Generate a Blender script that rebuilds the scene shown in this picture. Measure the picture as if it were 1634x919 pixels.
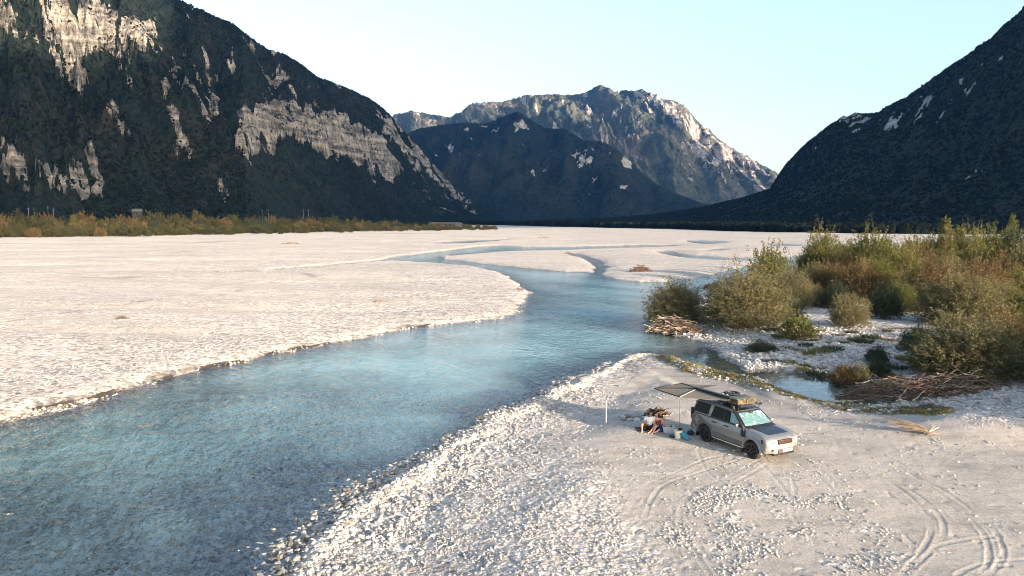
import bpy, bmesh, math, random
import numpy as np
from mathutils import Vector, Matrix, Euler
R = math.radians
scene = bpy.context.scene
for o in list(bpy.data.objects):
    bpy.data.objects.remove(o, do_unlink=True)
COL = scene.collection

# ---------------------------------------------------------------- camera
F, CX, CY, HOR, H = 1200.0, 817.0, 459.5, 351.0, 10.7
PITCH = math.atan((CY - HOR) / F)
cam = bpy.data.objects.new('camera', bpy.data.cameras.new('camera'))
COL.objects.link(cam)
cam.location = (0, 0, H)
cam.rotation_euler = (R(90) - PITCH, 0, 0)
cam.data.angle = 2 * math.atan(817 / F)
cam.data.clip_start = 0.5
cam.data.clip_end = 40000
scene.camera = cam

# ---------------------------------------------------------------- sky, sun, exposure
SUN_EL = R(11.0)
SUN_H = Vector((0.66, -0.751, 0)).normalized()          # horizontal direction towards the sun
world = bpy.data.worlds.new('World')
scene.world = world
world.use_nodes = True
wn = world.node_tree
bg = wn.nodes['Background']
sky = wn.nodes.new('ShaderNodeTexSky')
sky.sky_type = 'NISHITA'
sky.sun_disc = False
sky.sun_elevation = SUN_EL
sky.sun_rotation = math.atan2(SUN_H.x, SUN_H.y)
sky.altitude = 300
sky.air_density = 1.0
sky.dust_density = 3.0
sky.ozone_density = 1.2
hsv = wn.nodes.new('ShaderNodeHueSaturation')      # a thin veil of high haze: the sky a little brighter
hsv.inputs['Saturation'].default_value = 0.90
hsv.inputs['Value'].default_value = 1.15
wn.links.new(sky.outputs[0], hsv.inputs['Color'])
wn.links.new(hsv.outputs[0], bg.inputs['Color'])
bg.inputs['Strength'].default_value = 0.15
sun = bpy.data.objects.new('sun', bpy.data.lights.new('sun', 'SUN'))
COL.objects.link(sun)
sun.data.energy = 4.9
sun.data.angle = R(0.5)
sun.data.color = (1.0, 0.79, 0.60)
sd = Vector((SUN_H.x * math.cos(SUN_EL), SUN_H.y * math.cos(SUN_EL), math.sin(SUN_EL)))
sun.rotation_euler = sd.to_track_quat('Z', 'Y').to_euler()
sun.location = sd * 50
vs = scene.view_settings
vs.view_transform = 'Standard'
vs.look = 'None'
vs.gamma = 1
vs.use_curve_mapping = False
vs.exposure = 1.6
scene.cycles.max_bounces = 6
scene.cycles.transparent_max_bounces = 12
scene.cycles.volume_bounces = 0
scene.cycles.filter_width = 0.9

# ---------------------------------------------------------------- helpers
def ray(px, py):
    """direction of the line of sight through a spot of the photograph (used to measure where things stand)"""
    px = np.asarray(px, float); py = np.asarray(py, float)
    a = (CY - py) / F
    return (px - CX) / F, math.cos(PITCH) + a * math.sin(PITCH), -math.sin(PITCH) + a * math.cos(PITCH)

def gp(px, py, z=0.0):
    x, y, w = ray(px, py)
    t = (z - H) / w
    return x * t, y * t

def ground_pts(pts, z=0.0):
    return np.array([gp(a, b, z) for a, b in pts])

def unproj(x, y, z):
    d = y * math.cos(PITCH) - (z - H) * math.sin(PITCH)
    u = y * math.sin(PITCH) + (z - H) * math.cos(PITCH)
    d = np.maximum(d, 1e-3)
    return CX + F * x / d, CY - F * u / d

_rng = np.random.RandomState(7)
_perm = np.concatenate([_rng.permutation(256)] * 2)
_g = np.array([(math.cos(a), math.sin(a)) for a in np.linspace(0, 2 * math.pi, 64, endpoint=False)])
def noise(x, y):
    x = np.asarray(x, float); y = np.asarray(y, float)
    xi = np.floor(x).astype(np.int64); yi = np.floor(y).astype(np.int64)
    xf = x - xi; yf = y - yi
    xi &= 255; yi &= 255
    u = xf * xf * xf * (xf * (xf * 6 - 15) + 10); v = yf * yf * yf * (yf * (yf * 6 - 15) + 10)
    def gr(ix, iy, dx, dy):
        h = _perm[_perm[ix & 255] + (iy & 255)] & 63
        return _g[h, 0] * dx + _g[h, 1] * dy
    a = gr(xi, yi, xf, yf); b = gr(xi + 1, yi, xf - 1, yf)
    c = gr(xi, yi + 1, xf, yf - 1); d = gr(xi + 1, yi + 1, xf - 1, yf - 1)
    return ((a + u * (b - a)) + v * ((c + u * (d - c)) - (a + u * (b - a)))) * 1.5
def fbm(x, y, o=4, g=0.5):
    s = 0; a = 1.0; f = 1.0
    for i in range(o):
        s = s + a * noise(x * f + 17.3 * i, y * f - 9.1 * i); a *= g; f *= 2.03
    return s
def ridged(x, y, o=4, g=0.5):
    s = 0; a = 1.0; f = 1.0
    for i in range(o):
        s = s + a * (1 - 2 * np.abs(noise(x * f + 31.7 * i, y * f + 5.9 * i))); a *= g; f *= 2.07
    return s
def smooth(x, a, b):
    t = np.clip((x - a) / (b - a), 0, 1)
    return t * t * (3 - 2 * t)

def seg_dist(X, Y, poly, closed=True):
    best = np.full(X.shape, 1e18)
    n = len(poly)
    for i in range(n if closed else n - 1):
        ax, ay = poly[i]; bx, by = poly[(i + 1) % n]
        dx, dy = bx - ax, by - ay
        l2 = dx * dx + dy * dy + 1e-12
        t = np.clip(((X - ax) * dx + (Y - ay) * dy) / l2, 0, 1)
        best = np.minimum(best, (X - ax - t * dx) ** 2 + (Y - ay - t * dy) ** 2)
    return np.sqrt(best)
def inside(X, Y, poly):
    r = np.zeros(X.shape, bool)
    n = len(poly)
    for i in range(n):
        ax, ay = poly[i]; bx, by = poly[(i + 1) % n]
        if ay == by: continue
        c = ((ay > Y) != (by > Y)) & (X < (bx - ax) * (Y - ay) / (by - ay) + ax)
        r ^= c
    return r
def sdist(X, Y, poly):
    d = seg_dist(X, Y, poly)
    return np.where(inside(X, Y, poly), -d, d)
def catmull(pts, n=6, closed=False):
    P = [np.array(p, float) for p in pts]
    out = []
    m = len(P)
    for i in range(m if closed else m - 1):
        if closed: p0, p1, p2, p3 = P[i - 1], P[i], P[(i + 1) % m], P[(i + 2) % m]
        else: p0, p1, p2, p3 = P[max(i - 1, 0)], P[i], P[i + 1], P[min(i + 2, m - 1)]
        for k in range(n):
            t = k / n
            out.append(0.5 * (2 * p1 + (p2 - p0) * t + (2 * p0 - 5 * p1 + 4 * p2 - p3) * t * t + (3 * p1 - p0 - 3 * p2 + p3) * t ** 3))
    if not closed: out.append(P[-1])
    return np.array(out)

def tag(o, label=None, cat=None, group=None, kind=None):
    if label: o['label'] = label
    if cat: o['category'] = cat
    if group: o['group'] = group
    if kind: o['kind'] = kind
    return o
def link(name, me, mat=None, parent=None):
    o = bpy.data.objects.new(name, me)
    COL.objects.link(o)
    if mat is not None:
        for m in (mat if isinstance(mat, (list, tuple)) else [mat]):
            me.materials.append(m)
    if parent is not None: o.parent = parent
    return o
def empty(name, loc, rz=0, label=None, cat=None, group=None):
    o = bpy.data.objects.new(name, None)
    COL.objects.link(o)
    o.location = loc
    o.rotation_euler = (0, 0, rz)
    o.empty_display_size = 0.2
    return tag(o, label, cat, group)
def np_mesh(name, V, Fq=None, tris=None, attrs=None, smooth_=True):
    """quads and/or triangles from numpy arrays"""
    me = bpy.data.meshes.new(name)
    V = np.asarray(V, np.float32)
    me.vertices.add(len(V)); me.vertices.foreach_set('co', V.ravel())
    loops = []; tot = []
    if Fq is not None and len(Fq): loops.append(np.asarray(Fq, np.int32).ravel()); tot.append(np.full(len(Fq), 4, np.int32))
    if tris is not None and len(tris): loops.append(np.asarray(tris, np.int32).ravel()); tot.append(np.full(len(tris), 3, np.int32))
    if loops:
        L = np.concatenate(loops); T = np.concatenate(tot)
        me.loops.add(len(L)); me.loops.foreach_set('vertex_index', L)
        me.polygons.add(len(T))
        me.polygons.foreach_set('loop_start', np.concatenate([[0], np.cumsum(T)[:-1]]).astype(np.int32))
        me.polygons.foreach_set('loop_total', T)
        me.polygons.foreach_set('use_smooth', np.full(len(T), smooth_, bool))
    for k, a in (attrs or {}).items():
        at = me.attributes.new(k, 'FLOAT', 'POINT')
        at.data.foreach_set('value', np.asarray(a, np.float32).ravel())
    me.update(calc_edges=True)
    return me
def grid_faces(nr, nc):
    i = np.arange(nr * nc).reshape(nr, nc)
    return np.stack([i[:-1, :-1], i[:-1, 1:], i[1:, 1:], i[1:, :-1]], -1).reshape(-1, 4)

# ---- node helpers
class NT:
    def __init__(s, name):
        s.m = bpy.data.materials.new(name); s.m.use_nodes = True
        s.t = s.m.node_tree; s.t.nodes.clear()
        s.out = s.t.nodes.new('ShaderNodeOutputMaterial')
    def n(s, typ, ins=None, **kw):
        nd = s.t.nodes.new('ShaderNode' + typ)
        for k, v in kw.items(): setattr(nd, k, v)
        for k, v in (ins or {}).items():
            if isinstance(v, bpy.types.NodeSocket): s.t.links.new(v, nd.inputs[k])
            else: nd.inputs[k].default_value = v
        return nd
    def math(s, op, a, b=0.0, clamp=False):
        return s.n('Math', {0: a, 1: b}, operation=op, use_clamp=clamp).outputs[0]
    def mix(s, f, a, b, blend='MIX'):
        nd = s.t.nodes.new('ShaderNodeMix'); nd.data_type = 'RGBA'; nd.blend_type = blend
        for k, v in ((0, f), (6, a), (7, b)):
            if isinstance(v, bpy.types.NodeSocket): s.t.links.new(v, nd.inputs[k])
            else: nd.inputs[k].default_value = v if k == 0 else (tuple(v) + (1,) if len(v) == 3 else v)
        return nd.outputs[2]
    def ramp(s, f, stops, interp='LINEAR'):
        nd = s.t.nodes.new('ShaderNodeValToRGB'); cr = nd.color_ramp; cr.interpolation = interp
        while len(cr.elements) < len(stops): cr.elements.new(0.5)
        for e, (p, c) in zip(cr.elements, stops):
            e.position = p; e.color = tuple(c) + (1,) if len(c) == 3 else c
        s.t.links.new(f, nd.inputs[0])
        return nd.outputs[0]
    def maprange(s, v, a, b, c=0.0, d=1.0):
        return s.n('MapRange', {0: v, 1: a, 2: b, 3: c, 4: d}).outputs[0]
    def attr(s, name): return s.n('Attribute', attribute_name=name).outputs['Fac']
    def pos(s): return s.n('NewGeometry').outputs['Position']
    def vor(s, vec, scale, **kw):
        return s.n('TexVoronoi', {'Vector': vec, 'Scale': scale}, **kw)
    def noi(s, vec, scale, detail=3.0, rough=0.55, dist=0.0):
        return s.n('TexNoise', {'Vector': vec, 'Scale': scale, 'Detail': detail, 'Roughness': rough, 'Distortion': dist}).outputs[0]
    def scale(s, vec, xyz):
        return s.n('VectorMath', {0: vec, 1: xyz}, operation='MULTIPLY').outputs[0]
    def bump(s, h, strength=1.0, dist=1.0, normal=None):
        ins = {'Strength': strength, 'Distance': dist, 'Height': h}
        if normal is not None: ins['Normal'] = normal
        return s.n('Bump', ins).outputs[0]
    def pbsdf(s, **ins):
        d = {k.replace('_', ' '): v for k, v in ins.items()}
        b = s.n('BsdfPrincipled')
        for k, v in d.items():
            if isinstance(v, bpy.types.NodeSocket): s.t.links.new(v, b.inputs[k])
            else: b.inputs[k].default_value = (tuple(v) + (1,)) if (isinstance(v, tuple) and len(v) == 3) else v
        return b.outputs[0]
    def done(s, sh):
        s.t.links.new(sh, s.out.inputs['Surface']); return s.m
def simple(name, col, rough=0.6, metal=0.0, var=0.12, nscale=6.0, bump=0.0, spec=0.3):
    """a plain paint / plastic / cloth with slight procedural wear"""
    t = NT(name)
    tc = t.n('TexCoord').outputs['Object']
    n = t.noi(tc, nscale, 4.0)
    lo = tuple(c * (1 - var) for c in col); hi = tuple(min(1, c * (1 + var)) for c in col)
    c = t.ramp(n, [(0.3, lo), (0.7, hi)])
    kw = dict(Base_Color=c, Roughness=rough, Metallic=metal)
    b = t.n('BsdfPrincipled')
    t.t.links.new(c, b.inputs['Base Color']); b.inputs['Roughness'].default_value = rough
    b.inputs['Metallic'].default_value = metal
    b.inputs['Specular IOR Level'].default_value = spec
    if bump:
        t.t.links.new(t.bump(n, 0.4, bump), b.inputs['Normal'])
    return t.done(b.outputs[0])
# ================================================================ THE VALLEY FLOOR
# outlines measured on the photograph, turned into plan outlines at water level (z = 0)
def plan(pts, n=4, closed=True): return catmull(ground_pts(pts), n, closed)
MAIN = plan([(-140, 700), (0, 668), (100, 650), (165, 634), (240, 612), (330, 588), (440, 566), (500, 553), (590, 536), (650, 525), (720, 516),
             (785, 509), (822, 500), (836, 487), (843, 470), (832, 455), (815, 445), (790, 433), (745, 425), (700, 421), (650, 418),
             (612, 415), (640, 409), (700, 402), (745, 396), (790, 392), (830, 394), (900, 394), (980, 392), (1070, 391), (1070, 394), (960, 397), (890, 400),
             (800, 402), (735, 407), (700, 411), (730, 416), (790, 423), (850, 429), (900, 433), (945, 436), (975, 444), (1010, 449), (1065, 450), (1110, 443), (1150, 436),
             (1195, 424), (1260, 410), (1320, 402), (1330, 412), (1220, 440), (1130, 462), (1085, 482), (1045, 498), (1035, 512), (1048, 526), (1090, 538), (1118, 548), (1124, 562),
             (1135, 577), (1120, 579), (1090, 574), (1050, 566), (1015, 567), (985, 576), (950, 588), (905, 608), (872, 622), (835, 645), (790, 663),
             (758, 682), (722, 704), (690, 722), (650, 748), (612, 772), (566, 803), (530, 832), (490, 872), (445, 919), (390, 980), (280, 1120), (60, 1420), (-1500, 1420), (-1500, 900)], 3)
POOL = plan([(1112, 560), (1132, 555), (1156, 566), (1174, 580), (1184, 592), (1165, 597), (1136, 590), (1108, 578)])
POND = plan([(1195, 597), (1222, 588), (1256, 592), (1292, 599), (1326, 606), (1350, 616), (1392, 628), (1424, 642), (1404, 648), (1350, 644), (1305, 640), (1266, 630), (1228, 616)])
LINK = plan([(1165, 589), (1190, 592), (1215, 597), (1225, 606), (1195, 602), (1165, 594)])
CREEK = plan([(905, 404), (925, 406), (945, 411), (962, 418), (968, 427), (960, 437), (944, 436), (950, 428), (943, 419), (930, 412), (910, 407)])
ARM_A = plan([(1046, 402), (1070, 401), (1085, 405), (1110, 408), (1150, 411), (1200, 412), (1260, 411), (1260, 416), (1190, 417), (1140, 415), (1100, 412), (1075, 408)])
ARM_B = plan([(1095, 384), (1130, 384), (1160, 386), (1135, 390), (1110, 388)])
ARM_C = plan([(690, 388), (730, 385), (780, 383), (820, 382), (780, 386), (740, 389), (705, 390)])
ARM_D = plan([(590, 417.5), (612, 415), (616, 417), (560, 422), (480, 430), (435, 433), (435, 431), (500, 426)])
ARM_E = plan([(1135, 398), (1160, 397), (1150, 400), (1130, 401)])
ARM_F = plan([(1220, 389), (1260, 390), (1280, 393), (1240, 393)])
WATERS = [(MAIN, 0.85), (POOL, 0.4), (POND, 0.45), (LINK, 0.14), (CREEK, 0.2), (ARM_A, 0.3), (ARM_B, 0.3), (ARM_C, 0.3), (ARM_D, 0.12), (ARM_E, 0.2), (ARM_F, 0.25)]
SAND = plan([(1030, 590), (1075, 588), (1180, 612), (1300, 645), (1400, 668), (1500, 690), (1634, 712), (1800, 740), (1800, 1100), (1100, 1100), (1060, 930),
             (1010, 850), (960, 800), (925, 755), (895, 715), (925, 680), (965, 660), (960, 630)], 3)
PATCH = plan([(1080, 800), (1180, 790), (1260, 800), (1330, 800), (1390, 840), (1440, 900), (1480, 960), (1100, 960), (1060, 880)], 3)
MOUND = gp(1600, 662, 0.9)
BAR = gp(1230, 562, 0.6)
CAR_XY = (10.36, 33.0)
CAR_HEAD = R(-62.3)

def Zm(pts): return [(1040 + a / 2.751, 700 + b / 2.751) for a, b in pts]
TRACKS = [Zm(t) for t in (
    [(780, 38), (850, 50), (1000, 90), (1100, 130), (1200, 180), (1300, 230), (1400, 300), (1480, 360), (1530, 430), (1545, 490), (1500, 560), (1430, 610), (1340, 680)],
    [(760, 92), (820, 110), (950, 145), (1050, 190), (1150, 260), (1210, 330), (1225, 390), (1200, 450), (1150, 520), (1080, 590), (1000, 660)],
    [(1130, 150), (1200, 190), (1330, 280), (1420, 360), (1470, 430), (1480, 510), (1440, 590), (1400, 650)],
    [(950, 145), (1100, 200), (1220, 280), (1280, 360), (1270, 430), (1220, 480), (1120, 570), (1040, 640)],
    [(440, 60), (460, 90), (540, 170), (600, 250), (620, 330), (660, 380)],
    [(490, 70), (510, 100), (590, 150), (625, 210), (630, 290), (650, 340)],
    [(580, 70), (640, 110), (720, 160), (800, 230), (830, 300), (890, 370)],
    [(620, 60), (690, 100), (770, 160), (820, 230), (860, 310), (960, 360)],
    [(480, 95), (440, 110), (330, 170), (200, 220), (130, 290), (125, 360), (150, 430), (200, 500), (260, 590), (330, 680)],
    [(510, 110), (460, 140), (350, 200), (240, 260), (190, 330), (190, 410), (230, 490), (300, 590), (380, 690)],
    [(400, 85), (330, 110), (200, 150), (60, 200), (0, 260), (-30, 330)],
    [(330, 70), (240, 90), (120, 140), (0, 190), (-80, 250)],
    [(1050, 530), (1200, 470), (1350, 430), (1500, 415)],
    [(1300, 600), (1450, 530), (1634, 510), (1800, 500)],
    [(200, 40), (215, 90), (250, 150), (320, 200)],
    [(330, 60), (300, 110), (330, 150)],
)]
TRACKS = [catmull(ground_pts(t, 0.55), 6) for t in TRACKS]

def fields(X, Y):
    """height and masks of the valley floor at plan points"""
    shp = X.shape
    D = np.hypot(X, Y)
    # the shoreline distances are smooth: measure them on a coarser net of the same points
    wx = X + 0.35 * fbm(X / 2.3, Y / 2.3, 3) * np.clip(D / 40, 0.6, 3) + 0.5 * noise(X / 9, Y / 9)
    wy = Y + 0.35 * fbm(X / 2.3 + 40, Y / 2.3, 3) * np.clip(D / 40, 0.6, 3) + 0.5 * noise(X / 9 + 9, Y / 9)
    sd = np.full(shp, 1e9); dep = np.full(shp, 0.5)
    for poly, dd in WATERS:
        lo = poly.min(0) - 60; hi = poly.max(0) + 60
        m = (wx > lo[0]) & (wx < hi[0]) & (wy > lo[1]) & (wy < hi[1])
        if not m.any(): continue
        s = np.full(shp, 1e9); s[m] = sdist(wx[m], wy[m], poly)
        dep = np.where(s < sd, dd, dep)
        sd = np.minimum(sd, s)
    return sd, dep

def floor_height(X, Y, sd, dep):
    D = np.hypot(X, Y)
    left = sdist_left(X, Y)                                  # 1 on the left-hand gravel plain
    land = np.maximum(sd, 0)
    # banks
    hb = 0.50 + 0.16 * noise(X / 38, Y / 38) + 0.10 * noise(X / 14 + 3, Y / 14)
    L = np.where(left > 0.5, 0.9, 2.6)
    z = hb * (1 - np.exp(-land / L))
    # shingle ridges along the near right bank
    near = (1 - left) * smooth(D, 95, 60)
    q = land + 0.8 * noise(X / 5, Y / 5)
    rid = 0.20 * np.exp(-((q - 0.9) / 0.55) ** 2) - 0.16 * np.exp(-((q - 2.5) / 0.9) ** 2) - 0.34 * smooth(q, 8.6, 4.4) * smooth(q, 0.2, 2.0) + 0.10 * np.exp(-((q - 7.6) / 1.6) ** 2)
    z = z + rid * near * smooth(land, 0, 0.8) * (0.7 + 0.5 * noise(X / 7 + 11, Y / 7))
    # long swells of the plain
    sw = smooth(land, 2, 30)
    z = z + sw * (0.22 * noise(X / 70, Y / 22) + 0.12 * noise(X / 25 + 5, Y / 12) + 0.35 * noise(X / 260, Y / 160))
    # old dry channels on the left plain
    z = z - left * smooth(land, 4, 12) * 0.28 * np.exp(-(noise(X / 120 + 2, Y / 34 + 7) / 0.09) ** 2)
    z = np.where(land > 0, np.maximum(z, 0.03 + 0.02 * np.minimum(land, 3)), z)
    # shingle mound at the lower right, bar north of the pond
    z = z + 1.0 * np.exp(-(((X - MOUND[0]) / 5.2) ** 2 + ((Y - MOUND[1]) / 3.0) ** 2)) * smooth(land, 0, 2)
    z = z + 0.45 * np.exp(-(((X - BAR[0]) / 5.5) ** 2 + ((Y - BAR[1]) / 4.5) ** 2)) * smooth(land, 0, 2.5)
    # level sand flat under the camp
    flat = np.exp(-(((X - 9.3) / 8.0) ** 2 + ((Y - 31.5) / 7.0) ** 2) ** 2)
    z = np.where(land > 0, z * (1 - flat) + 0.55 * flat, z)
    # gravel bed
    dep = np.where(dep > 0.6, 0.30 + 0.70 * smooth(D, 27, 58) - 0.25 * smooth(D, 120, 260), dep)
    bed = -dep * (1 + 0.45 * noise(X / 13, Y / 13) + 0.25 * noise(X / 4, Y / 4)) * (1 - np.exp(np.minimum(sd, 0) / np.where(dep > 0.6, 3.2, 1.2)))
    z = np.where(sd < 0, np.minimum(bed, -0.01), z)
    return z

_cl = ground_pts([(-140, 700), (165, 634), (440, 566), (650, 525), (822, 500), (843, 470), (790, 433), (700, 421), (720, 407), (800, 398), (900, 390), (940, 366)])
_cl = np.vstack([_cl, [(-9000, 4000), (-9000, 5)]])
def sdist_left(X, Y): return inside(X, Y, _cl).astype(float)

# net of the floor: rows and columns that widen with distance
rows = [6.0]
while rows[-1] < 9000:
    d = rows[-1]
    rows.append(d * (1 + (0.012 if d < 16 else 0.0031 if d < 48 else 0.0045 if d < 110 else 0.009 if d < 900 else 0.04)))
rows = np.array(rows)
TCOLS = np.concatenate([-np.geomspace(4.0, 0.90, 26)[:-1], np.arange(-0.90, 0.90, 0.0017), np.geomspace(0.90, 4.0, 26)])
GY, GT = np.meshgrid(rows, TCOLS, indexing='ij')
GX = np.clip(GT * GY, -5000, 5000)
NR, NC = GX.shape
# shoreline distance on every third row and column, then spread to the full net
ri = np.unique(np.concatenate([np.arange(0, NR, 3), [NR - 1]])); ci = np.unique(np.concatenate([np.arange(0, NC, 3), [NC - 1]]))
sdc, depc = fields(GX[np.ix_(ri, ci)], GY[np.ix_(ri, ci)])
def spread(A):
    B = np.empty((len(ri), NC))
    for k in range(len(ri)): B[k] = np.interp(np.arange(NC), ci, A[k])
    C = np.empty((NR, NC))
    j = np.searchsorted(ri, np.arange(NR), side='right') - 1
    j = np.clip(j, 0, len(ri) - 2)
    w = ((np.arange(NR) - ri[j]) / (ri[j + 1] - ri[j]))[:, None]
    return B[j] * (1 - w) + B[j + 1] * w
SDF = spread(np.clip(sdc, -60, 60)); DEPF = spread(depc)
GZ = floor_height(GX, GY, SDF, DEPF)
DIST = np.hypot(GX, GY)
LEFT = sdist_left(GX, GY)
# masks
sandd = np.full(GX.shape, 50.0); patch = np.full(GX.shape, 50.0)
mk = (DIST < 75) & (GX > -6)
wx = GX[mk] + 0.9 * fbm(GX[mk] / 3, GY[mk] / 3, 3); wy = GY[mk] + 0.9 * fbm(GX[mk] / 3 + 7, GY[mk] / 3, 3)
sandd[mk] = sdist(wx, wy, SAND); patch[mk] = sdist(wx, wy, PATCH)
stony = smooth(sandd, -3.2, 2.6)
stony = np.maximum(stony, 0.62 * smooth(patch, 0.9, -1.2) * smooth(fbm(GX / 1.4, GY / 1.4, 4), 0.05, 0.6))
stony = np.maximum(stony, 0.55 * (stony < 0.3) * smooth(fbm(GX / 1.7 + 5, GY / 1.7, 2), 0.45, 0.8))
stony = np.where(LEFT > 0.5, 0.52 + 0.35 * smooth(SDF, 22, 2) + 0.20 * fbm(GX / 16, GY / 9, 3), stony)
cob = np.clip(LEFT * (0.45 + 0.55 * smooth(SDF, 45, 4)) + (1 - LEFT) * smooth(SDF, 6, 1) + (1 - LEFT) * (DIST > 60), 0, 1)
far = smooth(DIST, 90, 160) * (1 - LEFT)
stony = np.clip(stony * (1 - far) + far * 0.5, 0, 1)
wet = smooth(SDF, 0.45, 0.0)
wet = np.maximum(wet, LEFT * smooth(SDF, 1.4, 0.3) * smooth(noise(GX / 6, GY / 6), -0.05, 0.25) * (DIST < 90))
mud = LEFT * smooth(SDF, -0.75, -0.35) * smooth(SDF, 0.6, 0.1) * smooth(fbm(GX / 4 + 3, GY / 4, 3), -0.45, 0.35) * (DIST < 85)
wet = np.maximum(wet, 0.8 * smooth(GZ, 0.14, 0.04) * (GX > 8) * (DIST < 90))
# old water lines and silt bands across the left plain
for ln_, wd_, dp_ in (([(-60, 449), (0, 447), (110, 443), (215, 441), (330, 436), (430, 430)], 1.1, 0.10), ([(20, 513), (100, 501), (205, 488), (300, 476), (385, 462)], 0.45, 0.07), ([(-60, 389), (0, 388.6), (110, 388), (200, 387.5)], 3.0, 0.15),
                      ([(485, 437), (500, 440), (490, 443)], 0.9, 0.12), ([(285, 387), (315, 386.5), (345, 385)], 5.0, 0.2), ([(650, 440), (662, 448), (655, 455)], 0.4, 0.08), ([(560, 373.5), (640, 373), (700, 372.6)], 5.0, 0.15), ([(250, 405), (330, 400), (420, 395)], 1.5, 0.08)):
    L_ = catmull(ground_pts(ln_, 0.4), 6)
    lo_, hi_ = L_.min(0) - 12, L_.max(0) + 12
    m = (GX > lo_[0]) & (GX < hi_[0]) & (GY > lo_[1]) & (GY < hi_[1])
    d_ = seg_dist(GX[m], GY[m], L_, False) + 0.5 * wd_ * noise(GX[m] / (wd_ * 2.5), GY[m] / (wd_ * 2.5))
    k_ = np.exp(-(d_ / wd_) ** 2) * smooth(noise(GX[m] / (wd_ * 9), GY[m] / (wd_ * 9)), -0.35, 0.25)
    GZ[m] -= dp_ * k_; wet[m] = np.maximum(wet[m], 0.75 * k_)
# wheel tracks pressed into the sand
mk = (DIST > 12) & (DIST < 44) & (GX > -2) & (sandd < 3)
tx, ty = GX[mk], GY[mk]
dz = np.zeros(tx.shape); tm = np.zeros(tx.shape)
for k, t in enumerate(TRACKS):
    lo = t.min(0) - 1; hi = t.max(0) + 1
    m = (tx > lo[0]) & (tx < hi[0]) & (ty > lo[1]) & (ty < hi[1])
    if not m.any(): continue
    dd = seg_dist(tx[m], ty[m], t, False) + 0.03 * noise(tx[m] / 0.5, ty[m] / 0.5)
    fade = smooth(noise(tx[m] / 2.2 + k, ty[m] / 2.2), -0.55, 0.1)
    prof = -0.011 * smooth(dd, 0.10, 0.05) + 0.0095 * np.exp(-((dd - 0.13) / 0.04) ** 2)
    prof = prof + 0.006 * np.sin((tx[m] * 0.8 + ty[m]) * 28) * smooth(dd, 0.14, 0.06)
    dz[m] += (0.45 if 4 <= k <= 9 or k > 13 else 0.75) * prof * (0.15 + 0.95 * fade)
    tm[m] = np.maximum(tm[m], smooth(dd, 0.3, 0.1))
GZ[mk] += np.clip(dz, -0.03, 0.035)
stony[mk] *= 1 - 0.8 * tm
# trampled, hummocky sand and shingle relief
nr_ = DIST < 70
dry = smooth(SDF, 0.1, 0.8)
GZ[nr_] += (dry * (0.006 * fbm(GX / 0.55, GY / 0.55, 2) + 0.014 * noise(GX / 1.6, GY / 1.6) - 0.022 * smooth(noise(GX / 0.42 + 3, GY / 0.42), 0.52, 0.8) * (1 - stony)))[nr_]
GZ[nr_] += (dry * stony * 0.03 * noise(GX / 0.22, GY / 0.22))[nr_]
GZ -= 6.0 * smooth(DIST, 2500, 9000)

def floor_at(x, y):
    i = np.clip(np.searchsorted(rows, y) - 1, 0, NR - 2); t = x / y
    j = np.clip(np.searchsorted(TCOLS, t) - 1, 0, NC - 2)
    a = (y - rows[i]) / (rows[i + 1] - rows[i]); b = (t - TCOLS[j]) / (TCOLS[j + 1] - TCOLS[j])
    return (GZ[i, j] * (1 - a) * (1 - b) + GZ[i + 1, j] * a * (1 - b) + GZ[i, j + 1] * (1 - a) * b + GZ[i + 1, j + 1] * a * b)
def field_at(A, x, y):
    i = np.clip(np.searchsorted(rows, y) - 1, 0, NR - 1); j = np.clip(np.searchsorted(TCOLS, x / y) - 1, 0, NC - 1)
    return A[i, j]
def at(px, py, z0=0.5):
    """spot on the floor seen at a place of the photograph"""
    z = z0
    for _ in range(6):
        x, y = gp(px, py, z)
        z = float(floor_at(np.array(x), np.array(y)))
        z = max(z, 0.0)
    return Vector((float(x), float(y), z))

# ---- ground material
t = NT('river_gravel')
P = t.pos()
st = t.attr('stony'); we = t.attr('wet'); dp = t.attr('depth')
n_w = t.noi(P, 1.7, 3.0)
Pw = t.n('VectorMath', {0: P, 1: t.scale(t.n('TexNoise', {'Vector': P, 'Scale': 2.5}).outputs['Color'], (0.12, 0.12, 0.12))}, operation='ADD').outputs[0]
va = t.vor(Pw, 8.5); vb = t.vor(Pw, 3.6); vc = t.vor(Pw, 22.0)
sa = t.n('SeparateColor', {0: va.outputs['Color']}).outputs; sb = t.n('SeparateColor', {0: vb.outputs['Color']}).outputs; sc_ = t.n('SeparateColor', {0: vc.outputs['Color']}).outputs
stops = [(0.0, (0.17, 0.18, 0.185)), (0.22, (0.32, 0.315, 0.30)), (0.45, (0.42, 0.405, 0.385)), (0.62, (0.40, 0.36, 0.31)), (0.8, (0.53, 0.515, 0.485)), (1.0, (0.64, 0.625, 0.60))]
ca = t.ramp(sa[0], stops); cb = t.ramp(sb[1], stops); cc = t.ramp(sc_[0], stops)
pick = t.maprange(t.noi(P, 0.9, 4.0), 0.42, 0.58)
cst = t.mix(pick, ca, t.mix(0.55, cc, ca))
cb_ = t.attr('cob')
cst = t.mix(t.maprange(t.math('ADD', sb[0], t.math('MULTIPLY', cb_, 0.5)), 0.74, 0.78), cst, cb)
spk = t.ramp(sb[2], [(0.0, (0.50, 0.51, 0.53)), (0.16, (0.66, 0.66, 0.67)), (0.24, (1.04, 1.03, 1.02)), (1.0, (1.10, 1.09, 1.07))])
cst = t.mix(t.math('MULTIPLY', cb_, 0.9), cst, t.mix(1.0, cst, spk, 'MULTIPLY'))
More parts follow.
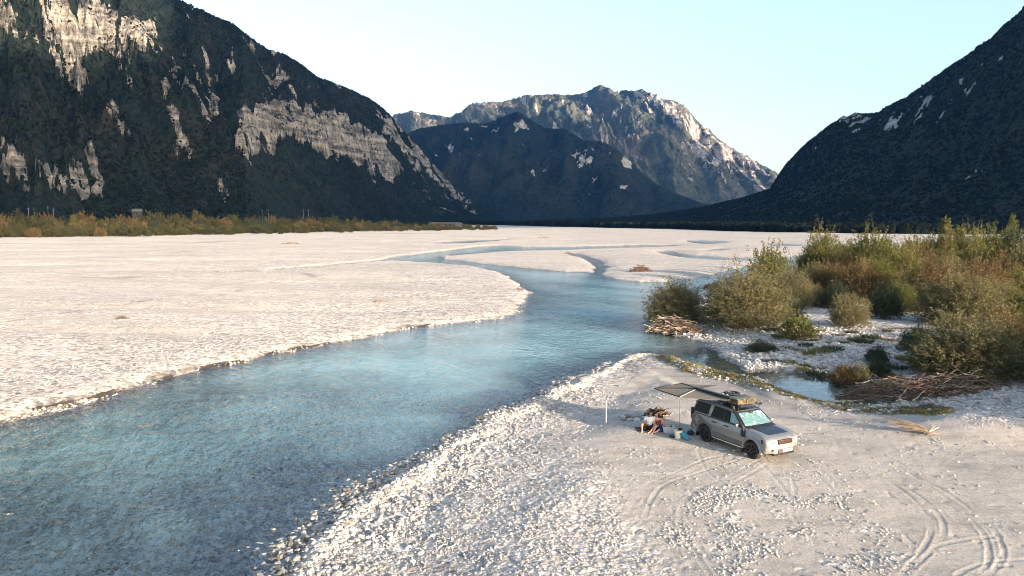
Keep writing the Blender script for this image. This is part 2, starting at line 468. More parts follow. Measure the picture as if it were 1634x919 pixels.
sandc = t.ramp(t.noi(P, 0.8, 6.0, 0.65), [(0.3, (0.330, 0.312, 0.284)), (0.7, (0.408, 0.388, 0.356))])
sandc = t.mix(t.math('MULTIPLY', t.maprange(t.noi(P, 14.0, 3.0), 0.55, 0.72), 0.5), sandc, (0.26, 0.245, 0.23))
sandc = t.mix(1.0, sandc, t.ramp(sc_[1], [(0.0, (0.72, 0.72, 0.73)), (0.25, (0.95, 0.95, 0.95)), (0.8, (1.03, 1.03, 1.02)), (1.0, (1.22, 1.22, 1.22))]), 'MULTIPLY')
stf = t.maprange(t.math('ADD', st, t.math('MULTIPLY', t.math('SUBTRACT', n_w, 0.5), 0.7)), 0.35, 0.62)
col = t.mix(stf, sandc, cst)
mid_ = t.noi(t.scale(P, (0.35, 0.8, 0.5)), 1.0, 6.0, 0.7)
col = t.mix(1.0, col, t.ramp(mid_, [(0.32, (0.72, 0.72, 0.73)), (0.52, (1.0, 1.0, 1.0)), (0.7, (1.06, 1.05, 1.03))]), 'MULTIPLY')
big = t.noi(t.scale(P, (0.02, 0.05, 0.05)), 1.0, 5.0, 0.6)
col = t.mix(1.0, col, t.ramp(big, [(0.3, (0.80, 0.79, 0.78)), (0.65, (1.02, 1.0, 0.97))]), 'MULTIPLY')
# stones of the bed: browner, greener, more varied
bedc = t.ramp(sb[2], [(0.0, (0.08, 0.09, 0.085)), (0.25, (0.24, 0.24, 0.20)), (0.5, (0.36, 0.33, 0.26)), (0.62, (0.38, 0.28, 0.17)), (0.8, (0.48, 0.46, 0.41)), (1.0, (0.62, 0.60, 0.56))])
vd = t.vor(t.scale(Pw, (1.0, 1.25, 1.0)), 2.1); sd4 = t.n('SeparateColor', {0: vd.outputs['Color']}).outputs
bedd = t.ramp(sd4[0], [(0.0, (0.045, 0.055, 0.05)), (0.2, (0.15, 0.16, 0.13)), (0.5, (0.30, 0.28, 0.21)), (0.75, (0.42, 0.39, 0.33)), (1.0, (0.72, 0.70, 0.66))])
bedc = t.mix(t.maprange(sd4[1], 0.45, 0.5), bedc, bedd)
bedc = t.mix(1.0, bedc, t.ramp(t.noi(P, 0.45, 5.0, 0.65), [(0.32, (0.55, 0.58, 0.50)), (0.6, (1.1, 1.08, 1.0))]), 'MULTIPLY')
bedc = t.mix(0.22, bedc, t.ramp(sa[2], [(0.0, (0.12, 0.13, 0.12)), (0.5, (0.32, 0.30, 0.25)), (1.0, (0.55, 0.53, 0.49))]))
under = t.maprange(dp, 0.0, 0.12)
mud_ = t.attr('mud')
wetc = t.mix(1.0, col, (0.40, 0.385, 0.36), 'MULTIPLY')
col = t.mix(t.math('MULTIPLY', we, 0.92), col, wetc)
col = t.mix(under, col, bedc)
col = t.mix(t.maprange(t.math('ADD', mud_, t.math('MULTIPLY', t.math('SUBTRACT', t.noi(P, 4.0, 5.0, 0.75), 0.5), 1.6)), 0.40, 0.58), col, (0.045, 0.036, 0.026))
ha = t.math('SUBTRACT', 1.0, t.math('MULTIPLY', va.outputs['Distance'], 1.25)); hb_ = t.math('SUBTRACT', 1.0, t.math('MULTIPLY', vb.outputs['Distance'], 1.2)); hc = t.math('SUBTRACT', 1.0, vc.outputs['Distance'])
hst = t.math('ADD', t.math('MULTIPLY', ha, 0.05), t.math('ADD', t.math('MULTIPLY', t.math('MULTIPLY', t.math('MULTIPLY', hb_, t.math('ADD', t.math('MULTIPLY', cb_, 0.8), 0.2)), t.maprange(sb[0], 0.5, 0.8)), 0.11), t.math('MULTIPLY', hc, 0.015)))
hsa = t.math('ADD', t.math('MULTIPLY', t.noi(P, 13.0, 5.0, 0.7), 0.035), t.math('MULTIPLY', t.noi(P, 2.2, 3.0), 0.03))
hh = t.n('Mix', {0: stf, 2: hsa, 3: hst}).outputs[0]
nb = t.bump(hh, t.maprange(we, 0, 1, 0.48, 0.7), 1.0)
sh = t.pbsdf(Base_Color=col, Roughness=t.maprange(we, 0, 1, 0.9, 0.45), Normal=nb, Specular_IOR_Level=0.25, Diffuse_Roughness=0.2)
M_ground = t.done(sh)
depth = np.maximum(-GZ, 0)
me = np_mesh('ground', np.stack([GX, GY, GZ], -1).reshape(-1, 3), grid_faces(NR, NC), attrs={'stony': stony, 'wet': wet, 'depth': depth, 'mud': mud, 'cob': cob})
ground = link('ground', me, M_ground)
tag(ground, 'pale limestone gravel and sand of the wide river bed', None, None, 'structure')

# ---- the water: one level sheet wherever the floor dips below the water line
t = NT('river_water')
P = t.pos()
dp = t.attr('depth')
flow = t.n('VectorRotate', {'Vector': P, 'Angle': R(-28)}, rotation_type='Z_AXIS').outputs[0]
w1 = t.noi(t.scale(flow, (1.9, 0.75, 1.0)), 1.0, 4.0, 0.6, 0.4)
w2 = t.noi(t.scale(flow, (5.5, 2.6, 1.0)), 1.0, 3.0, 0.6, 0.3)
calm = t.attr('calm')
w0 = t.noi(t.scale(flow, (0.8, 0.28, 1.0)), 1.0, 4.0, 0.6, 0.5)
hw = t.math('ADD', t.math('ADD', t.math('MULTIPLY', w1, 0.15), t.math('MULTIPLY', w0, 0.14)), t.math('MULTIPLY', w2, 0.03))
nb = t.bump(hw, t.maprange(calm, 0, 1, 1.0, 0.02), 1.0)
fr = t.n('Fresnel', {'IOR': 1.33, 'Normal': nb}).outputs[0]
gl = t.n('BsdfGlossy', {'Color': (1, 1, 1, 1), 'Roughness': 0.06, 'Normal': nb}).outputs[0]
tint = t.ramp(t.maprange(dp, 0.0, 1.3), [(0.0, (0.98, 0.99, 0.99)), (0.3, (0.88, 0.96, 0.93)), (1.0, (0.58, 0.83, 0.81))])
tr = t.n('BsdfTransparent', {'Color': tint}).outputs[0]
streak = t.noi(t.scale(flow, (0.16, 0.05, 1.0)), 1.0, 4.0, 0.6)
milk = t.ramp(streak, [(0.3, (0.25, 0.50, 0.51)), (0.7, (0.40, 0.62, 0.61))])
df = t.n('BsdfDiffuse', {'Color': milk, 'Normal': nb}).outputs[0]
op = t.math('MULTIPLY', t.maprange(t.math('ADD', dp, t.math('MULTIPLY', t.math('SUBTRACT', streak, 0.5), 0.8)), 0.20, 1.1, 0.0, 0.60), t.maprange(calm, 0, 1, 1.0, 0.35))
body = t.n('MixShader', {0: op, 1: tr, 2: df}).outputs[0]
M_water = t.done(t.n('MixShader', {0: fr, 1: body, 2: gl}).outputs[0])
s2 = (slice(0, NR, 2), slice(0, NC, 2))
wz = GZ[s2]; n2r, n2c = wz.shape
fq = grid_faces(n2r, n2c)
lowz = np.minimum.reduce([wz.ravel()[fq[:, k]] for k in range(4)])
gx2, gy2 = GX[s2].ravel(), GY[s2].ravel()
keep = (lowz < 0.02) & (gy2[fq[:, 0]] < 1500)
fq = fq[keep]
used, inv = np.unique(fq.ravel(), return_inverse=True)
calm_ = np.clip(np.maximum.reduce([smooth(sdist(gx2[used], gy2[used], p_), 1.0, -0.3) for p_ in (POOL, POND, LINK)]), 0, 1)
cx_, cy_ = gp(1110, 566)
calm_ = np.maximum(calm_, 0.9 * np.exp(-(((gx2[used] - cx_) / 3.2) ** 2 + ((gy2[used] - cy_) / 4.0) ** 2)))
far_ = gy2[used]
me = np_mesh('river', np.stack([gx2[used], gy2[used], np.zeros(len(used))], -1), inv.reshape(-1, 4),
             attrs={'depth': np.maximum(-wz.ravel()[used], 0), 'calm': calm_})
river = link('river', me, M_water)
tag(river, 'clear turquoise mountain river braiding through the gravel', None, None, 'structure')
# ================================================================ MOUNTAINS
def sil(pts):
    """ridge line measured on the photograph -> (bearing, elevation) table"""
    a = np.array([(lambda r: (r[0] / r[1], r[2] / r[1]))(ray(x, y)) for x, y in pts])
    return a[np.argsort(a[:, 0])]

def poly_mask(px, py, polys, warp=7.0, soft=5.0):
    m = np.zeros(px.shape)
    for poly, dens in polys:
        p = np.array(poly, float)
        lo, hi = p.min(0) - 25, p.max(0) + 25
        k = (px > lo[0]) & (px < hi[0]) & (py > lo[1]) & (py < hi[1])
        if k.any():
            s = sdist(px[k], py[k], p)
            m[k] = np.maximum(m[k], dens * smooth(s, soft, -soft))
    return m

def mountain(sil_pts, t_range, ncol, nrow, d0, dr, prof, n_amp, n_wl, shear, seed, rocks, wmax=1.35, knobs=None, match=(-9, 9), cliff=18.0, tree_bump=0.0, stray=0.30):
    S = sil(sil_pts)
    t = np.linspace(*t_range, ncol)
    w = np.concatenate([np.linspace(-0.03, 1.05, nrow), np.linspace(1.05, wmax, 14)[1:]])
    W, T = np.meshgrid(w, t, indexing='ij')
    D0 = np.interp(t, d0[0], d0[1])[None, :]; DR = np.interp(t, dr[0], dr[1])[None, :]
    Y = D0 + W * (DR - D0); X = T * Y
    e = np.interp(t, S[:, 0], S[:, 1])[None, :]
    base = np.maximum(e * DR + H, 2)
    p = np.interp(W, prof[0], prof[1])
    p = np.where(W > 1, 1 - (W - 1) * 0.9, p)
    U = T * DR.mean() + shear * W * (DR - D0).mean()
    V = W * (DR - D0).mean()
    qx = U / n_wl + 0.35 * noise(U / n_wl * 0.9 + seed, V / n_wl * 0.8); qy = V / (n_wl * 2.6) + 0.25 * noise(U / n_wl + 7, V / n_wl + seed)
    env = np.clip(np.minimum(W * 2.6, 1.0), 0, 1) * base / base.max()
    g = ridged(qx + seed, qy + seed, 5, 0.52) * 0.5
    g2 = ridged(U / (n_wl * 0.28) + seed, V / (n_wl * 0.5) + seed, 4, 0.55) * 0.14
    Z = base * p + n_amp * env * (g + g2) * (1 - 0.5 * smooth(W, 0.85, 1.0))
    # the silhouette follows the ridge line of the photograph
    el = (Z - H) / Y
    k = el.argmax(0); c = np.arange(ncol)
    want = e[0] * Y[k, c] + H
    f = want / np.maximum(Z[k, c], 1)
    f = np.where((t > match[0]) & (t < match[1]), np.clip(f, 0.3, 3), 1)
    ker = np.exp(-np.linspace(-2, 2, 9) ** 2); ker /= ker.sum()
    f = np.convolve(np.pad(f, 4, mode='edge'), ker, 'valid')
    Z = Z * f[None, :]
    px, py = unproj(X, Y, Z)
    pw = px + 8 * fbm(px / 17 + seed, py / 17, 3); pq = py + 8 * fbm(px / 17, py / 17 + seed, 3)
    pm = poly_mask(pw, pq, rocks)
    tex = 0.5 + 0.5 * fbm(U / (n_wl * 0.12) + seed, V / (n_wl * 0.32), 4, 0.6)
    stray = stray * smooth(ridged(U / (n_wl * 0.55) + seed, V / (n_wl * 1.6), 3), 0.55, 1.05) * smooth(W, 0.15, 0.4)
    pm = np.maximum(pm, stray)
    rock = smooth(pm + (tex - 0.5) * 1.15, 0.46, 0.66) * (pm > 0.03)
    # bare rock steps out of the slope in buttresses and ledges
    Z = Z + smooth(pm, 0.2, 0.9) * cliff * (0.9 * ridged(U / (n_wl * 0.16), V / (n_wl * 0.5), 4, 0.55) * 0.5 + 0.5 * np.sin(V / (n_wl * 0.05) + 3 * noise(U / n_wl * 2, V / n_wl * 2)) * 0.5)
    if tree_bump:
        Z = Z + tree_bump * (1 - rock) * np.random.RandomState(seed).rand(*Z.shape) * (W > 0.02)
    Z = np.where(W <= 0, np.minimum(Z, -2), Z)
    return X, Y, Z, rock, W, px, py

def mount_obj(X, Y, Z, rock, mat, label):
    nr, nc = X.shape
    me = np_mesh('mountain', np.stack([X, Y, Z], -1).reshape(-1, 3), grid_faces(nr, nc), attrs={'rock': rock})
    o = link('mountain', me, mat)
    return tag(o, label, None, None, 'structure')

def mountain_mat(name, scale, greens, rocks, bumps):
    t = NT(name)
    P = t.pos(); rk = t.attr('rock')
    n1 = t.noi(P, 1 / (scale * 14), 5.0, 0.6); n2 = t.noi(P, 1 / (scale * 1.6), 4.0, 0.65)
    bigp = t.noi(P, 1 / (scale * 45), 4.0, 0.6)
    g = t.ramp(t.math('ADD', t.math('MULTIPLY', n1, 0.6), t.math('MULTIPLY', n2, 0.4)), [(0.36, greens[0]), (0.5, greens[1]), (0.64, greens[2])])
    g = t.mix(1.0, g, t.ramp(bigp, [(0.35, (0.6, 0.66, 0.72)), (0.5, (1.0, 1.0, 1.0)), (0.66, (1.30, 1.12, 1.0))]), 'MULTIPLY')
    vert = t.noi(t.scale(P, (1 / (scale * 1.1), 1 / (scale * 1.1), 1 / (scale * 7))), 1.0, 5.0, 0.65)
    lay = t.noi(t.scale(P, (1 / (scale * 20), 1 / (scale * 20), 1 / (scale * 1.2))), 1.0, 4.0, 0.6)
    r = t.ramp(t.math('ADD', t.math('MULTIPLY', vert, 0.48), t.math('MULTIPLY', lay, 0.52)), [(0.38, rocks[0]), (0.47, rocks[1]), (0.58, rocks[2])])
    crk = t.vor(t.scale(t.n('VectorMath', {0: P, 1: t.scale(t.n('TexNoise', {'Vector': P, 'Scale': 1 / (scale * 3), 'Detail': 3.0}).outputs['Color'], (scale * 3, scale * 3, scale * 3))}, operation='ADD').outputs[0], (1 / (scale * 1.5), 1 / (scale * 1.5), 1 / (scale * 3.6))), 1.0, feature='DISTANCE_TO_EDGE').outputs['Distance']
    r = t.mix(1.0, r, t.ramp(crk, [(0.0, (0.55, 0.55, 0.56)), (0.05, (0.90, 0.90, 0.90)), (0.4, (1.06, 1.05, 1.03))]), 'MULTIPLY')
    f = t.maprange(t.math('ADD', rk, t.math('MULTIPLY', t.math('SUBTRACT', t.noi(t.scale(P, (1, 1, 0.6)), 1 / (scale * 1.8), 6.0, 0.75), 0.5), 2.3)), 0.40, 0.56)
    f = t.math('MULTIPLY', f, t.maprange(rk, 0.02, 0.1))
    col = t.mix(f, g, r)
    v = t.vor(P, 1 / scale)
    hb = t.math('MULTIPLY', t.math('SUBTRACT', 1.0, v.outputs['Distance']), scale * bumps)
    hr = t.math('MULTIPLY', t.math('ADD', vert, lay), scale * 1.6)
    h = t.n('Mix', {0: f, 2: hb, 3: hr}).outputs[0]
    return t.done(t.pbsdf(Base_Color=col, Roughness=0.95, Specular_IOR_Level=0.1, Normal=t.bump(h, 0.9, 1.0)))

# ---- the left-hand mountain
L_SIL = [(-900, -160), (-500, -190), (-250, -180), (0, -130), (100, -95), (200, -45), (285, 0), (330, 20), (370, 38), (400, 60), (430, 80), (455, 87), (480, 103), (505, 122), (530, 132), (560, 143),
         (585, 156), (605, 168), (625, 186), (640, 208), (655, 230), (680, 256), (700, 280), (720, 299), (740, 316), (760, 331), (785, 345), (820, 352)]
L_ROCK = [([(-40, 0), (25, 0), (60, 18), (75, 60), (95, 90), (118, 100), (160, 86), (200, 84), (235, 85), (258, 60), (250, 42), (200, 34), (150, 8), (110, -40), (-40, -60)], 0.82),
          ([(70, 70), (95, 92), (128, 120), (145, 145), (128, 158), (106, 128), (82, 95)], 0.9), ([(-5, 10), (30, 30), (10, 55), (-5, 60)], 0.9),
          ([(120, 92), (150, 92), (215, 100), (220, 110), (180, 115), (130, 108)], 0.42),
          ([(150, 170), (170, 178), (205, 208), (228, 235), (214, 232), (180, 205), (155, 182)], 0.62),
          ([(376, 215), (388, 172), (408, 178), (440, 163), (480, 171), (500, 186), (540, 186), (560, 205), (600, 214), (625, 245), (642, 278), (622, 292), (560, 262), (500, 241), (462, 217), (432, 234), (440, 245), (400, 256), (378, 240)], 0.9),
          ([(516, 176), (548, 188), (560, 204), (530, 200)], 0.7),
          ([(605, 192), (628, 193), (650, 216), (684, 254), (720, 298), (752, 325), (778, 346), (752, 336), (716, 308), (680, 286), (655, 268), (628, 232)], 0.72),
          ([(0, 222), (40, 222), (48, 258), (62, 300), (92, 312), (100, 262), (138, 246), (176, 290), (165, 312), (60, 318), (0, 280)], 0.56),
          ([(50, 255), (95, 275), (92, 310), (60, 312)], 0.75), ([(138, 245), (156, 255), (164, 300), (145, 296)], 0.75),
          ([(225, 62), (262, 60), (300, 85), (328, 135), (362, 155), (345, 190), (310, 222), (300, 172), (262, 118), (236, 140)], 0.43),
          ([(160, 145), (190, 150), (190, 190), (170, 190)], 0.45), ([(195, 125), (215, 150), (240, 160), (225, 120)], 0.45),
          ([(338, 294), (346, 299), (362, 318), (370, 324), (360, 322), (348, 309)], 0.95),
          ([(270, 240), (300, 215), (310, 260), (296, 262)], 0.38), ([(320, 80), (345, 140), (340, 190), (325, 150)], 0.42)]
XL = mountain(L_SIL, (-1.45, 0.0), 820, 330, ([-1.5, -0.68, -0.35, -0.03, 0], [430, 640, 1030, 2350, 2500]), ([-1.5, -0.68, -0.35, -0.15, -0.03, 0], [1150, 1560, 1900, 2350, 2760, 2800]),
              ([-0.1, 0, 0.12, 0.35, 0.6, 0.85, 1.0], [0, 0.0, 0.05, 0.26, 0.56, 0.86, 1.0]), 175, 270, 0.45, 3, L_ROCK, match=(-0.72, 9), cliff=30)
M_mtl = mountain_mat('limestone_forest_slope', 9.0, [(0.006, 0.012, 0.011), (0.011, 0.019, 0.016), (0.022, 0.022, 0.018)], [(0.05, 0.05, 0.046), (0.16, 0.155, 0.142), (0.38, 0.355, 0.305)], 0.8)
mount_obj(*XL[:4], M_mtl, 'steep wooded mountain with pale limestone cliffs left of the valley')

# ---- the right-hand mountain
R_SIL = [(820, 352), (900, 350), (960, 349), (1040, 343), (1120, 331), (1180, 317), (1228, 303), (1240, 284), (1256, 261), (1280, 236), (1296, 222), (1310, 211), (1330, 196), (1346, 188), (1368, 182), (1390, 181), (1404, 179), (1412, 172),
         (1425, 165), (1445, 157), (1462, 144), (1480, 131), (1500, 117), (1522, 101), (1540, 92), (1562, 74), (1584, 60), (1602, 40), (1620, 26), (1634, 12), (1700, -40), (1800, -110), (2000, -200), (2400, -300)]
R_ROCK = [([(1340, 190), (1368, 184), (1392, 183), (1400, 190), (1385, 204), (1350, 205)], 0.60), ([(1408, 205), (1422, 192), (1440, 176), (1450, 190), (1420, 215)], 0.62),
          ([(1448, 155), (1475, 150), (1520, 160), (1520, 180), (1470, 200), (1450, 190)], 0.43), ([(1525, 140), (1540, 128), (1565, 132), (1545, 160)], 0.45),
          ([(1570, 100), (1600, 78), (1606, 84), (1580, 105)], 0.5), ([(1300, 238), (1318, 222), (1316, 234), (1304, 242)], 0.55), ([(1535, 280), (1565, 268), (1560, 282), (1540, 296)], 0.42)]
XR = mountain(R_SIL, (0.02, 1.5), 760, 300, ([0.02, 0.15, 0.3, 0.55, 0.68, 1.5], [1900, 1230, 950, 690, 590, 420]), ([0.02, 0.15, 0.34, 0.5, 0.68, 1.5], [2900, 2350, 1750, 1450, 1220, 900]),
              ([-0.1, 0, 0.18, 0.4, 0.65, 0.85, 1.0], [0, 0.0, 0.07, 0.27, 0.58, 0.84, 1.0]), 60, 230, -0.4, 11, R_ROCK, match=(-9, 0.8), cliff=11, stray=0.0)
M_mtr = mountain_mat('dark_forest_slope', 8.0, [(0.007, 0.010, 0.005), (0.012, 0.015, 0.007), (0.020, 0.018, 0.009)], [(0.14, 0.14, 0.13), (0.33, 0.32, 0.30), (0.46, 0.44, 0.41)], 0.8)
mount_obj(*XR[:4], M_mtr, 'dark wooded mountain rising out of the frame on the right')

# ---- the dark middle ridge and the high massif behind it
C_SIL = [(480, 330), (560, 280), (620, 235), (660, 208), (700, 200), (740, 196), (775, 198), (800, 187), (826, 178), (845, 191), (868, 204), (885, 207), (900, 205), (930, 224), (958, 226), (985, 240), (1010, 262), (1040, 290), (1080, 310), (1120, 325), (1180, 340), (1260, 350)]
C_ROCK = [([(905, 238), (920, 232), (942, 240), (948, 262), (925, 268), (908, 255)], 0.58), ([(770, 205), (790, 200), (798, 215), (778, 222)], 0.6), ([(700, 236), (730, 220), (736, 226), (708, 246)], 0.5),
          ([(815, 196), (830, 190), (840, 205), (826, 214)], 0.55), ([(955, 226), (985, 236), (1015, 262), (1020, 275), (985, 258)], 0.5), ([(690, 240), (700, 245), (690, 255)], 0.5), ([(840, 215), (846, 225), (838, 232)], 0.5)]
XC = mountain(C_SIL, (-0.32, 0.42), 520, 210, ([-0.4, 0.4], [2700, 2700]), ([-0.4, -0.1, 0.05, 0.4], [4000, 4000, 3800, 3300]),
              ([-0.1, 0, 0.15, 0.4, 0.7, 1.0], [0, 0.0, 0.07, 0.32, 0.68, 1.0]), 190, 460, -0.35, 21, C_ROCK, match=(-0.2, 0.3), stray=0.16, cliff=22, tree_bump=4.0)
M_mtc = mountain_mat('hazy_forest_ridge', 14.0, [(0.005, 0.011, 0.013), (0.010, 0.018, 0.019), (0.020, 0.022, 0.020)], [(0.16, 0.16, 0.15), (0.32, 0.31, 0.29), (0.46, 0.44, 0.41)], 0.8)
mount_obj(*XC[:4], M_mtc, 'dark wooded ridge in the middle of the valley head')
D_SIL = [(400, 250), (560, 215), (630, 183), (645, 180), (656, 176), (672, 180), (692, 183), (718, 187), (736, 178), (752, 165), (780, 163), (800, 163), (826, 156), (838, 152), (860, 152), (886, 150), (900, 152), (918, 151), (930, 149), (942, 144), (950, 139), (958, 135),
         (968, 140), (982, 147), (998, 144), (1012, 146), (1024, 143), (1036, 149), (1050, 157), (1066, 160), (1080, 163), (1096, 173), (1108, 188), (1120, 200), (1140, 217), (1165, 235), (1190, 250), (1212, 262), (1235, 273), (1300, 320), (1400, 345)]
D_ROCK = [([(1003, 146), (1030, 146), (1062, 160), (1085, 166), (1108, 190), (1140, 218), (1165, 236), (1190, 252), (1230, 276), (1236, 284), (1215, 282), (1180, 262), (1160, 262), (1140, 255), (1120, 240), (1090, 210), (1062, 190), (1040, 170), (1010, 160)], 0.66),
          ([(1100, 225), (1135, 240), (1150, 262), (1140, 280), (1108, 256), (1095, 240)], 0.62), ([(952, 188), (966, 186), (962, 205), (972, 222), (958, 220), (950, 204)], 0.7), ([(876, 196), (888, 198), (890, 208), (874, 208)], 0.75),
          ([(745, 190), (775, 186), (780, 195), (752, 196)], 0.45), ([(800, 175), (830, 160), (836, 168), (806, 182)], 0.42), ([(655, 178), (668, 182), (662, 190)], 0.5), ([(1180, 255), (1215, 270), (1222, 290), (1196, 285)], 0.6),
          ([(1075, 240), (1090, 228), (1082, 256), (1074, 262)], 0.42), ([(1150, 265), (1170, 285), (1200, 305), (1190, 306), (1160, 285)], 0.45), ([(1095, 270), (1118, 265), (1112, 285), (1098, 290)], 0.45), ([(985, 172), (1000, 168), (990, 182)], 0.5)]
XD = mountain(D_SIL, (-0.42, 0.52), 620, 230, ([-0.5, 0.6], [4300, 4300]), ([-0.5, -0.1, 0.1, 0.3, 0.6], [7600, 7000, 6600, 6200, 5600]),
              ([-0.1, 0, 0.2, 0.45, 0.7, 0.88, 1.0], [0, 0.0, 0.13, 0.38, 0.64, 0.86, 1.0]), 330, 640, 0.5, 31, D_ROCK, match=(-0.2, 0.36), cliff=45, tree_bump=5.0)
M_mtd = mountain_mat('high_limestone_massif', 22.0, [(0.040, 0.052, 0.042), (0.080, 0.088, 0.066), (0.140, 0.125, 0.098)], [(0.20, 0.18, 0.16), (0.38, 0.34, 0.30), (0.58, 0.52, 0.46)], 0.5)
mount_obj(*XD[:4], M_mtd, 'high rocky massif with a sharp summit at the valley head')

# ---- an added, unseen blocker shaped to keep the low sun off the lower slopes
S0 = 3900.0
TAN = math.tan(SUN_EL)
PERP = Vector((-SUN_H.y, SUN_H.x, 0))
def sun_sv(x, y): return x * SUN_H.x + y * SUN_H.y, x * PERP.x + y * PERP.y
def ray_height(x, y, z):
    s, v = sun_sv(x, y)
    return v, z + (S0 - s) * TAN
BLOCKER_BOTTOM = [(-3000, 640), (-50, 700), (140, 718), (250, 722), (420, 735), (600, 750), (760, 748), (860, 706), (960, 660), (1100, 620), (1500, 600), (2200, 600), (8000, 600)]
BLOCKER_TOP = [(-3000, 1000), (200, 1010), (262, 1050), (351, 1092), (412, 1140), (490, 1225), (530, 1350), (600, 1700), (1500, 1800), (2400, 1800), (3200, 1950), (3600, 2130), (3900, 2120), (4060, 1900), (4200, 1720), (4300, 1760), (4400, 1880),
             (4540, 1960), (4620, 1900), (4700, 1250), (5000, 1100), (8000, 900)]
# the tables hold heights for a sun 9 degrees up; carry them over to the sun that is set above
D9 = TAN - math.tan(R(9))
cv = np.arange(-3000, 7600, 12.0)
cb = np.interp(cv, *zip(*BLOCKER_BOTTOM)) + D9 * np.interp(cv, [0, 1000], [4650, 4250]) + 5 * noise(cv / 60, cv * 0)
ct = np.interp(cv, *zip(*BLOCKER_TOP)) + D9 * np.interp(cv, [600, 2400, 3600], [5230, 6650, 7720]) + 30 * fbm(cv / 210, cv * 0 + 3, 3) * smooth(cv, 500, 900)
ct = np.maximum(ct, cb + 60)
ang = np.linspace(0, 2 * math.pi, 17)[:-1]
CVv = []
for i in range(len(cv)):
    mid, half = (cb[i] + ct[i]) / 2, (ct[i] - cb[i]) / 2
    for a in ang:
        s = S0 + 170 * math.cos(a) + 20 * float(noise(cv[i] / 150, a))
        z = mid + half * math.sin(a)
        CVv.append((s * SUN_H.x + cv[i] * PERP.x, s * SUN_H.y + cv[i] * PERP.y, z))
na = len(ang); cf = []
for i in range(len(cv) - 1):
    for a in range(na): cf.append((i * na + a, i * na + (a + 1) % na, (i + 1) * na + (a + 1) % na, (i + 1) * na + a))
t = NT('sun_blocker_matte')
M_blocker = t.done(t.pbsdf(Base_Color=(0.85, 0.85, 0.86), Roughness=1.0, Specular_IOR_Level=0.0))
sun_blocker = link('sun_blocker', np_mesh('sun_blocker', CVv, cf), M_blocker)
tag(sun_blocker, 'long unseen bank added to keep the sun off the lower slopes', None, None, 'structure')

# ---- woods on the slopes: real crowns, one mass per slope
def crown_group(name, mats, detail=2, lump=0.33, stretch=1.15):
    ng = bpy.data.node_groups.new(name, 'GeometryNodeTree')
    ng.interface.new_socket('Geometry', in_out='INPUT', socket_type='NodeSocketGeometry')
    ng.interface.new_socket('Geometry', in_out='OUTPUT', socket_type='NodeSocketGeometry')
    N, L = ng.nodes, ng.links
    gi, go = N.new('NodeGroupInput'), N.new('NodeGroupOutput')
    gti = N.new('GeometryNodeGeometryToInstance')
    for k, m in enumerate(mats):
        ico = N.new('GeometryNodeMeshIcoSphere'); ico.inputs['Radius'].default_value = 1; ico.inputs['Subdivisions'].default_value = detail
        nz = N.new('ShaderNodeTexNoise'); nz.inputs['Scale'].default_value = 1.7; nz.inputs['Detail'].default_value = 2
        pos = N.new('GeometryNodeInputPosition')
        off = N.new('ShaderNodeVectorMath'); off.operation = 'ADD'; off.inputs[1].default_value = (k * 7.7, k * 3.1, 0)
        L.new(pos.outputs[0], off.inputs[0]); L.new(off.outputs[0], nz.inputs['Vector'])
        mr = N.new('ShaderNodeMapRange'); mr.inputs[1].default_value = 0.3; mr.inputs[2].default_value = 0.7; mr.inputs[3].default_value = 1 - lump; mr.inputs[4].default_value = 1 + lump
        L.new(nz.outputs[0], mr.inputs[0])
        sc = N.new('ShaderNodeVectorMath'); sc.operation = 'SCALE'; L.new(pos.outputs[0], sc.inputs[0]); L.new(mr.outputs[0], sc.inputs['Scale'])
        st = N.new('ShaderNodeVectorMath'); st.operation = 'MULTIPLY'; st.inputs[1].default_value = (1, 1, stretch if not isinstance(stretch, (list, tuple)) else stretch[k]); L.new(sc.outputs[0], st.inputs[0])
        sp = N.new('GeometryNodeSetPosition'); L.new(ico.outputs[0], sp.inputs[0]); L.new(st.outputs[0], sp.inputs['Position'])
        sm = N.new('GeometryNodeSetMaterial'); sm.inputs['Material'].default_value = m; L.new(sp.outputs[0], sm.inputs[0])
        L.new(sm.outputs[0], gti.inputs[0])
    iop = N.new('GeometryNodeInstanceOnPoints'); iop.inputs['Pick Instance'].default_value = True
    L.new(gi.outputs[0], iop.inputs['Points']); L.new(gti.outputs[0], iop.inputs['Instance'])
    def at_(nm, typ):
        a = N.new('GeometryNodeInputNamedAttribute'); a.data_type = typ; a.inputs[0].default_value = nm; return a.outputs[0]
    L.new(at_('idx', 'INT'), iop.inputs['Instance Index'])
    L.new(at_('rot', 'FLOAT_VECTOR'), iop.inputs['Rotation'])
    L.new(at_('siz', 'FLOAT_VECTOR'), iop.inputs['Scale'])
    L.new(iop.outputs[0], go.inputs[0])
    return ng
def scatter(name, pts, rot, siz, idx, ng, label):
    me = bpy.data.meshes.new(name)
    me.vertices.add(len(pts)); me.vertices.foreach_set('co', np.asarray(pts, np.float32).ravel())
    a = me.attributes.new('rot', 'FLOAT_VECTOR', 'POINT'); a.data.foreach_set('vector', np.asarray(rot, np.float32).ravel())
    a = me.attributes.new('siz', 'FLOAT_VECTOR', 'POINT'); a.data.foreach_set('vector', np.asarray(siz, np.float32).ravel())
    a = me.attributes.new('idx', 'INT', 'POINT'); a.data.foreach_set('value', np.asarray(idx, np.int32).ravel())
    me.update()
    o = link(name, me)
    md = o.modifiers.new('scatter', 'NODES'); md.node_group = ng
    return tag(o, label, None, None, 'stuff')
